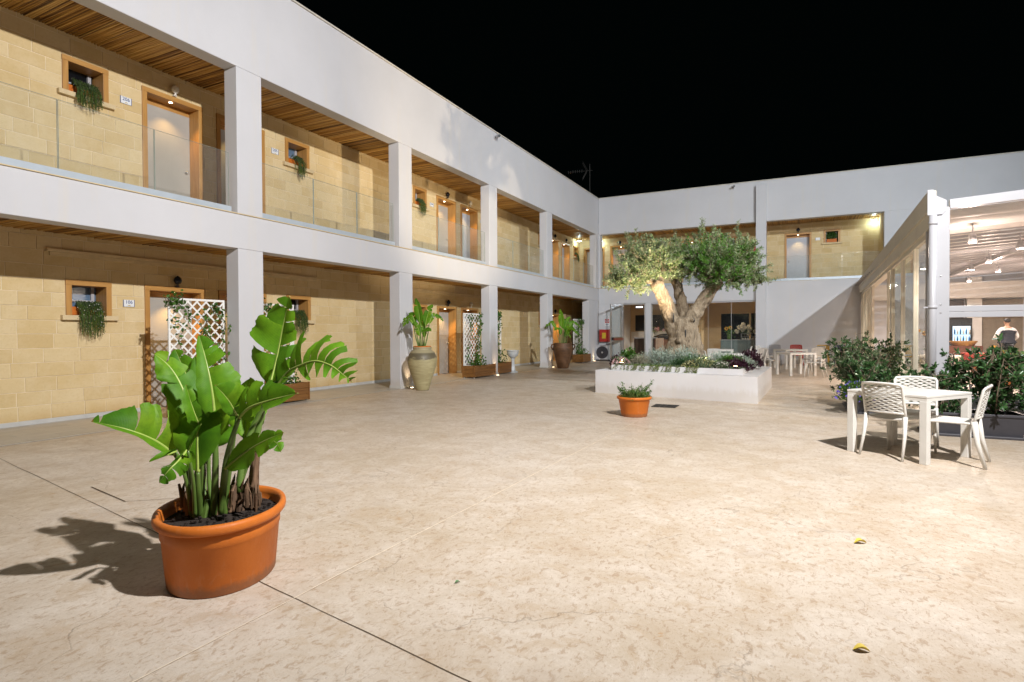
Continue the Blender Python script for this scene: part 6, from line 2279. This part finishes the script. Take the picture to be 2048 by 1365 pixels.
def window_plant(loc, rz, label, seed, drop=0.34, flowers=0, w=0.2, n=70, pot=True):
    t = thing('window_plant', loc, label, 'hanging plant', 'trailing plants in the room windows', rz)
    if pot:
        MB().box(-0.22, 0.22, 0.03, 0.20, 0.0, 0.14).build('pot', MAT['terracotta'], t, world=False, bevel=0.01)
    r_ = np.random.default_rng(seed)
    st = MB()
    P, D = [], []
    for i in range(n):
        x = r_.uniform(-w, w)
        ln = drop * r_.uniform(0.35, 1.0) * (1 - 0.35 * abs(x / w))
        y1 = -0.10 - r_.uniform(0.0, 0.07)
        pts = [(x * .9, 0.08, 0.13), (x, -0.03, 0.18 + r_.uniform(0, .06)), (x, y1, 0.05), (x + r_.uniform(-.03, .03), y1 - .02, -0.05 - ln)]
        st.tube(pts, 0.003, 3, cap=False)
        for j in range(34):
            f_ = r_.uniform(0, 3)
            a = int(min(f_, 2.999))
            u = f_ - a
            b = np.array(pts[a]) * (1 - u) + np.array(pts[a + 1]) * u
            P.append(b + r_.normal(size=3) * .008)
            d_ = r_.normal(size=3)
            d_[1] -= .4
            d_[2] -= .5
            D.append(d_)
    st.build('strands', MAT['stem'], t, world=False)
    leaf_cloud('foliage', P, D, 0.026, 0.010, MAT['trail'], t, seed=seed, world=False)
    if flowers:
        ii = r_.integers(0, len(P), flowers)
        leaf_cloud('petals', np.array(P)[ii] + np.array([0, -.012, 0]), r_.normal(size=(flowers, 3)), 0.02, 0.018, MAT['blossom'], t, seed=seed, world=False)
    return t


WL = {(0, 0): ('dense trailing plant with tiny white flowers in the window of room 106', 0.40, 90, 0.20, 95), (0, 1): ('trailing plant hanging from the window of room 105', 0.36, 0, 0.18, 60),
      (1, 0): ('leafy trailing plant in the upper window of room 206', 0.24, 0, 0.19, 75), (1, 1): ('straggly trailing plant in the upper window of room 205', 0.30, 0, 0.16, 45),
      (1, 2): ('trailing plant in the upper window beside the paired doors', 0.34, 0, 0.17, 45), (1, 5): ('small trailing plant in the corner window of the upper gallery', 0.3, 0, 0.12, 30), (0, 4): ('trailing plant in the ground floor window behind the brown jar column', 0.3, 0, 0.15, 40)}
for (a, b, z0, z1, fl, i) in WINS_A:
    if (fl, i) in WL:
        lb, dr_, flw, w_, n_ = WL[(fl, i)]
        window_plant((XW + 0.0, (a + b) / 2 - 0.02, z0 + 0.004), math.pi / 2, lb, 70 + fl * 7 + i, dr_, flw, w_, n_)
wp = thing('window_pot', (1.16, YW, 5.335), 'terracotta trough with a bushy green plant in the rear gallery window', 'potted plant')
MB().box(-0.2, 0.2, 0.06, 0.2, 0.0, 0.16).build('pot', MAT['terracotta'], wp, world=False)
r_ = np.random.default_rng(77)
leaf_cloud('foliage', r_.normal(size=(500, 3)) * np.array([.12, .05, .07]) + np.array([0, .1, .3]), r_.normal(size=(500, 3)), 0.06, 0.03, MAT['vine'], wp, seed=78, world=False)

# ------------------------------------------------------------------ dark planters with evergreen shrubs in front of the pergola


def dark_planter(x0, x1, y0, y1, label, h=0.30):
    t = thing('dark_planter', ((x0 + x1) / 2, (y0 + y1) / 2, 0), label, 'planter', 'dark resin planters by the pergola')
    m_ = MB()
    e = 0.04
    vs = []
    for (z, o) in ((0.03, e), (h, 0.0)):
        vs += [(x0 + o, y0 + o, z), (x1 - o, y0 + o, z), (x1 - o, y1 - o, z), (x0 + o, y1 - o, z)]
    m_.add(vs, [(0, 3, 2, 1), (0, 1, 5, 4), (1, 2, 6, 5), (2, 3, 7, 6), (3, 0, 4, 7)])
    m_.build('trough', MAT['dark_grey'], t)
    rm_ = MB()
    for (a, b, c_, d_) in ((x0 - .012, x1 + .012, y0 - .012, y0 + .03), (x0 - .012, x1 + .012, y1 - .03, y1 + .012), (x0 - .012, x0 + .03, y0 + .031, y1 - .031), (x1 - .03, x1 + .012, y0 + .031, y1 - .031)):
        rm_.box(a, b, c_, d_, h - 0.02, h + 0.012)
    rm_.build('rim', MAT['dark_grey'], t, bevel=0.004)
    MB().box(x0 - 0.03, x1 + 0.03, y0 - 0.03, y1 + 0.03, 0.0, 0.035).build('saucer', MAT['dark_grey'], t, bevel=0.008)
    MB().box(x0 + 0.031, x1 - 0.031, y0 + 0.031, y1 - 0.031, h - 0.06, h - 0.03).build('soil', MAT['soil'], t)
    return t


dark_planter(0.72, 1.35, 11.35, 12.9, 'dark grey trough planter nearest the raised bed, under the spreading shrubs')
dark_planter(1.50, 2.55, 9.45, 9.95, 'dark grey trough planter at the pergola corner post')
dark_planter(2.66, 3.75, 9.45, 9.95, 'dark grey trough planter in front of the clear sheet of the pergola')


def shrub(label, base, stems, n_whorl, spread, height, mat, seed, leaf=0.06, bias=(0, 0)):
    """evergreen shrub: woody stems ending in whorls of leaves"""
    r_ = np.random.default_rng(seed)
    t = thing('evergreen_shrub', base, label, 'shrub', 'evergreen shrubs in the dark planters')
    st = MB()
    P, D = [], []
    tips = []
    for i in range(stems):
        a = r_.uniform(0, 6.28)
        d_ = np.array([math.cos(a) * spread * r_.uniform(.2, 1) + bias[0], math.sin(a) * spread * r_.uniform(.2, 1) + bias[1], height * r_.uniform(.55, 1.0)])
        mid_ = d_ * .5 + r_.normal(size=3) * .05
        st.tube([(0, 0, 0), tuple(mid_), tuple(d_)], [0.012, 0.008, 0.005], 5, cap=False)
        for k_ in range(n_whorl):
            f_ = r_.uniform(0.25, 1.0)
            c_ = (mid_ * 2 * f_ if f_ < .5 else mid_ + (d_ - mid_) * (f_ - .5) * 2)
            off = r_.normal(size=3) * np.array([.12, .12, .10]) * (0.6 + spread)
            tip = c_ + off
            st.tube([tuple(c_), tuple(c_ * .4 + tip * .6 + np.array([0, 0, .01])), tuple(tip)], 0.0035, 3, cap=False)
            ax_ = off / (np.linalg.norm(off) + 1e-6) + np.array([0, 0, .7])
            for _ in range(13):
                v_ = r_.normal(size=3)
                P.append(tip - ax_ * r_.uniform(0, .05))
                D.append(v_ + ax_ * .8)
    st.build('stems', MAT['twig'], t, world=False)
    leaf_cloud('foliage', P, D, r_.uniform(.7, 1.25, len(P)) * leaf, r_.uniform(.38, .5, len(P)) * leaf, mat, t, seed=seed, shape='round', world=False, fold=0.15)
    return t


shrub('dark green shrub at the doorway end of the trough near the raised bed', (0.90, 12.85, 0.27), 14, 18, 0.50, 1.12, MAT['pitto'], 81, 0.066)
shrub('greyish open shrub with pale stems in the middle of the trough', (0.98, 12.0, 0.27), 14, 18, 0.50, 0.90, MAT['pitto_grey'], 82, 0.06)
shrub('dark green bushy shrub at the table end of the first trough', (1.0, 11.5, 0.27), 12, 16, 0.42, 0.66, MAT['pitto'], 83, 0.064)
shrub('tall dark shrub leaning against the pergola glass', (1.40, 12.7, 0.1), 11, 16, 0.32, 1.15, MAT['pitto'], 84, 0.064)
shrub('dark green shrub spreading before the pergola corner post', (1.72, 9.75, 0.27), 13, 16, 0.46, 0.72, MAT['pitto'], 85, 0.064, (-.08, 0))
shrub('taller dark green shrub beside the pergola corner post', (2.28, 9.7, 0.27), 14, 18, 0.42, 1.0, MAT['pitto'], 86, 0.064)
shrub('dense dark green shrub in front of the clear pergola sheet', (2.75, 9.7, 0.27), 14, 18, 0.42, 0.95, MAT['pitto'], 87, 0.064)
shrub('dark green shrub at the far end of the pergola trough', (3.4, 9.7, 0.27), 12, 16, 0.42, 1.0, MAT['pitto'], 88, 0.064)
mound('violet_flowers', 'violet flowering plant at the edge of the dark trough near the table', 'flowers', (0.78, 11.2, 0.25), 0.26, 0.26, 0.28, 700, 0.05, 0.025, MAT['vine'], 90, None, ('petals', MAT['violet'], 70, 0.045, 0.04))

# ------------------------------------------------------------------ inside the pergola: tables, flowers, waiter
for i, (x, y, lab) in enumerate(((3.3, 13.2, 'dining table with orange cloth just behind the clear pergola sheet'), (5.0, 16.0, 'dining table with cream cloth in the middle of the pergola'), (3.1, 18.6, 'round dining table with cream cloth by the side glass'), (4.6, 20.6, 'dining table with red cloth near the waiter'))):
    t = thing('dining_table', (x, y, 0), lab, 'table', 'dining tables in the pergola')
    cm = [pm('orange cloth', (0.45, 0.14, 0.03), 0.8), pm('cream cloth', (0.62, 0.54, 0.42), 0.8), pm('cream cloth two', (0.60, 0.55, 0.46), 0.8), pm('red cloth', (0.42, 0.05, 0.03), 0.8)][i]
    MB().lathe([(0.50, 0.45), (0.55, 0.70), (0.56, 0.752), (0.02, 0.756)], 28, wob=lambda a, z: 1 + (0.04 * math.cos(9 * a) if z < 0.6 else 0)).build('tablecloth', cm, t, True, world=False)
    MB().lathe([(0.25, 0.0), (0.25, 0.03), (0.05, 0.06), (0.05, 0.70)], 16).build('pedestal', MAT['black'], t, world=False)
    for a in range(4):
        q = a * math.pi / 2 + .4
        c_ = MB()
        c_.lathe([(0.035, 0.757), (0.004, 0.765), (0.004, 0.84), (0.035, 0.87), (0.038, 0.93)], 10, loc=(0.35 * math.cos(q), 0.35 * math.sin(q), 0), cap=False)
        c_.build('wine_glass', MAT['glass_win'], t, True, world=False)
dch = make_chair('dining_chair', 'dark dining chair at the orange clothed table in the pergola', MAT['black'], 'dark dining chairs in the pergola', (2.5, 13.2, 0), face(1, 0))
for (p, f_, lb) in (((4.1, 13.3, 0), (-1, 0), 'dark dining chair behind the orange clothed table in the pergola'), ((4.2, 16.1, 0), (1, 0), 'dark dining chair at the cream table in the middle of the pergola'), ((5.8, 16.0, 0), (-1, 0), 'dark dining chair beyond the cream table in the middle of the pergola'), ((3.1, 17.8, 0), (0, 1), 'dark dining chair at the round table by the side glass'), ((4.6, 19.8, 0), (0, 1), 'dark dining chair at the red clothed table')):
    clone(dch, p, face(*f_), lb)
bouquet('orange_bouquet', (3.1, 18.6, 0.756), 'orange flowers in a tall white vase on the round table by the side glass', 'bouquet', [(0.08, 0), (0.04, 0.08), (0.05, 0.3), (0.12, 0.52)], MAT['ceramic_white'], 8, MAT['sunpetal'], 0.13, 0.08, 9, MAT['pitto_grey'], 95, 0.06)
bouquet('yellow_bouquet', (3.3, 13.25, 0.756), 'yellow flowers on the orange clothed table behind the clear sheet', 'bouquet', [(0.06, 0), (0.07, 0.1), (0.05, 0.16)], MAT['ceramic_white'], 8, MAT['sunpetal'], 0.12, 0.02, 5, MAT['vine'], 96, 0.05)
bs = thing('wicker_basket', (5.1, 25.6, 0), 'wicker bread basket on a dark stand in front of the lit fridge', 'basket')
MB().box(-0.5, 0.5, -0.3, 0.3, 0, 0.85).build('stand', MAT['red_wood'], bs, world=False)
MB().lathe([(0.30, 0.851), (0.40, 1.0), (0.41, 1.02), (0.37, 1.0), (0.28, 0.87)], 24, wob=lambda a, z: 1 + 0.02 * math.cos(24 * a)).build('basket', MAT['pine'], bs, True, world=False)


def skin_mesh(name, V, R, E, mat, parent, sub=2):
    me = bpy.data.meshes.new(name)
    me.from_pydata(V, E, [])
    o = bpy.data.objects.new(name, me)
    col.objects.link(o)
    o.parent = parent
    me.materials.append(mat)
    sk = o.modifiers.new('skin', 'SKIN')
    if not me.skin_vertices:
        me.skin_vertices.new()
    for i, r in enumerate(R):
        rr_ = r if isinstance(r, tuple) else (r, r)
        me.skin_vertices[0].data[i].radius = rr_
        me.skin_vertices[0].data[i].use_root = (i == 0)
    sk.use_smooth_shade = True
    ss = o.modifiers.new('sub', 'SUBSURF')
    ss.levels = sub
    ss.render_levels = sub
    return o


SKIN = pm('skin', (0.45, 0.26, 0.17), 0.5, var=0.06)
per = thing('person', (6.1, 24.7, 0), 'waiter in white shirt and dark waistcoat seen from behind inside the pergola', 'person', None, 0.25)
# faces +y (away from the yard); pelvis is the root
Vb = [(0, 0, .98), (0, 0, 1.14), (0, .01, 1.32), (0, 0, 1.45), (0, .005, 1.53), (0, .015, 1.60), (0, .02, 1.69), (0, .01, 1.755),
      (-.20, 0, 1.41), (-.33, -.02, 1.20), (-.27, .20, 1.10), (-.20, .30, 1.10), (.20, 0, 1.41), (.31, .0, 1.18), (.27, .20, 1.05), (.22, .30, 1.05),
      (-.10, 0, .90), (-.11, .02, .50), (-.115, -.01, .09), (-.12, .12, .04), (.10, 0, .90), (.11, .02, .50), (.115, -.01, .09), (.12, .12, .04)]
Rb = [(.15, .10), (.145, .095), (.165, .10), (.11, .075), .05, (.065, .075), (.078, .095), (.05, .06), .058, .045, .035, .03, .058, .045, .035, .03, .085, .06, .04, .035, .085, .06, .04, .035]
Eb = [(0, 1), (1, 2), (2, 3), (3, 4), (4, 5), (5, 6), (6, 7), (3, 8), (8, 9), (9, 10), (10, 11), (3, 12), (12, 13), (13, 14), (14, 15), (0, 16), (16, 17), (17, 18), (18, 19), (0, 20), (20, 21), (21, 22), (22, 23)]
skin_mesh('body', Vb, Rb, Eb, SKIN, per)
pad = lambda r, e: tuple(x + e for x in (r if isinstance(r, tuple) else (r, r)))
si = [2, 1, 3, 8, 9, 10, 12, 13, 14]
skin_mesh('shirt', [Vb[i] for i in si], [pad(Rb[i], .014) for i in si], [(0, 1), (0, 2), (2, 3), (3, 4), (4, 5), (2, 6), (6, 7), (7, 8)], MAT['sign_white'], per)
skin_mesh('waistcoat', [(0, 0, 1.16), (0, 0, .99), (0, .01, 1.32), (0, 0, 1.44)], [(.215, .165), (.205, .165), (.235, .17), (.19, .13)], [(0, 1), (0, 2), (2, 3)], pm('dark waistcoat', (0.018, 0.02, 0.032), 0.7), per)
ti = [0, 16, 17, 18, 20, 21, 22]
skin_mesh('trousers', [Vb[i] for i in ti], [pad(Rb[i], .018) for i in ti], [(0, 1), (1, 2), (2, 3), (0, 4), (4, 5), (5, 6)], MAT['black'], per)
for s_ in (-1, 1):
    MB().ball((s_ * .12, .06, .045), .05, .13, .045).build('shoe', MAT['black'], per, True, world=False)
MB().ball((0, -.008, 1.715), .085, .098, .082, 14, 10).build('hair', pm('dark hair', (0.02, 0.016, 0.014), 0.6), per, True, world=False)
for s_ in (-1, 1):
    hp = Vb[11] if s_ < 0 else Vb[15]
    hm = MB()
    for fq in range(4):
        b0 = Vector(hp) + Vector((s_ * (-.03 + fq * .02), .03, 0))
        hm.tube([tuple(b0), tuple(b0 + Vector((0, .035, -.01))), tuple(b0 + Vector((0, .055, -.035)))], [.009, .0085, .007], 6)
    b0 = Vector(hp) + Vector((-s_ * .04, .01, .01))
    hm.tube([tuple(b0), tuple(b0 + Vector((-s_ * .015, .035, .005)))], [.011, .008], 6)
    hm.build('fingers', SKIN, per, True, world=False)
for s_ in (-1, 1):
    MB().ball((s_ * .08, .01, 1.665), .012, .022, .032).build('ear', SKIN, per, True, world=False)

# ------------------------------------------------------------------ uplights at the columns
for (y, lab) in ((12.05, 'by the pale stoneware jar'), (16.70, 'between the two timber planters'), (21.42, 'by the brown jar'), (27.0, 'by the air conditioner')):
    p = (XA + 0.13, y, 0.0)
    if y > 26:
        p = (-8.93, 26.75, 0)
    t = thing('ground_uplight', p, 'small lit floor lamp at the column foot ' + lab, 'floor lamp', 'floor lamps at the columns')
    MB().lathe([(0.055, 0.0), (0.055, 0.012), (0.042, 0.014)], 16).build('rim', MAT['steel'], t, True, world=False)
    MB().lathe([(0.040, 0.0145), (0.040, 0.017)], 14).build('lens', MAT['lamp_uplight'], t, world=False)
    lamp('uplight_light', 'SPOT', (p[0], p[1], 0.05), 17, (1.0, 0.70, 0.40), (p[0] - 0.10, p[1], 1.2), 0.03, 62, 0.7)

# ------------------------------------------------------------------ leaves lying on the floor
for (x, y, s_, rz, lab, mt) in ((0.345, 4.424, 0.075, 0.4, 'curled yellow leaf lying on the concrete nearer the table', 'ly'), (0.235, 2.93, 0.065, 0.2, 'curled yellow leaf lying alone on the open concrete', 'ly'), (-1.72, 2.75, 0.03, 0.9, 'tiny green leaf lying beside the pale floor joint', 'lg'), (-0.5, 1.95, 0.05, -0.5, 'dark dry leaf lying at the edge of the yard floor', 'ld')):
    if mt not in MAT:
        MAT[mt] = {'ly': pm('fallen yellow leaf', (0.56, 0.42, 0.06), 0.6), 'lg': pm('fallen green leaf', (0.12, 0.25, 0.10), 0.6), 'ld': pm('fallen brown leaf', (0.10, 0.05, 0.02), 0.7)}[mt]
    lf = MB()
    N = 6
    for i in range(N + 1):
        f_ = i / N
        w_ = 0.33 * math.sin(math.pi * (0.06 + .9 * f_)) * s_
        z = 0.006 + 0.16 * s_ * math.sin(math.pi * f_)
        lf.v += [(f_ * s_ - s_ / 2, -w_, z + w_ * .8), (f_ * s_ - s_ / 2, 0, z - 0.002), (f_ * s_ - s_ / 2, w_, z + w_ * .55)]
    for i in range(N):
        for j in (0, 1):
            a = i * 3 + j
            lf.f.append((a, a + 3, a + 4, a + 1))
    o = lf.build('fallen_leaf', MAT[mt], None, True)
    o.location = (x, y, 0)
    o.rotation_euler = (0, 0, rz)
    tag(o, lab, 'leaf')

# ------------------------------------------------------------------ the masts of the yard floodlights (outside the frame)
for (p, tg, lab, off) in ((L1, Vector((-4.2, 8.5, 0.8)), 'tall floodlight mast at the open side of the yard', Vector((1.2, -1.6, 0))), (L2, Vector((-3.5, 27.6, 4.0)), 'tall floodlight mast beside the dining pergola', Vector((2.6, -1.2, 0)))):
    d_ = (tg - p).normalized()
    bp = Vector((p.x, p.y, 0)) + off
    t = thing('floodlight_mast', (bp.x, bp.y, 0), lab, 'floodlight', 'floodlight masts')
    MB().tube([(bp.x, bp.y, 0), (bp.x, bp.y, p.z + 0.25)], [0.07, 0.05], 10).build('mast', MAT['steel'], t)
    q = p - d_ * 0.30
    MB().tube([(bp.x, bp.y, p.z + 0.2), tuple(q)], 0.03, 8).build('arm', MAT['steel'], t)
    MB().bar(tuple(p - d_ * 0.32), tuple(p - d_ * 0.20), 0.34, 0.26).build('lamp_head', MAT['black'], t)
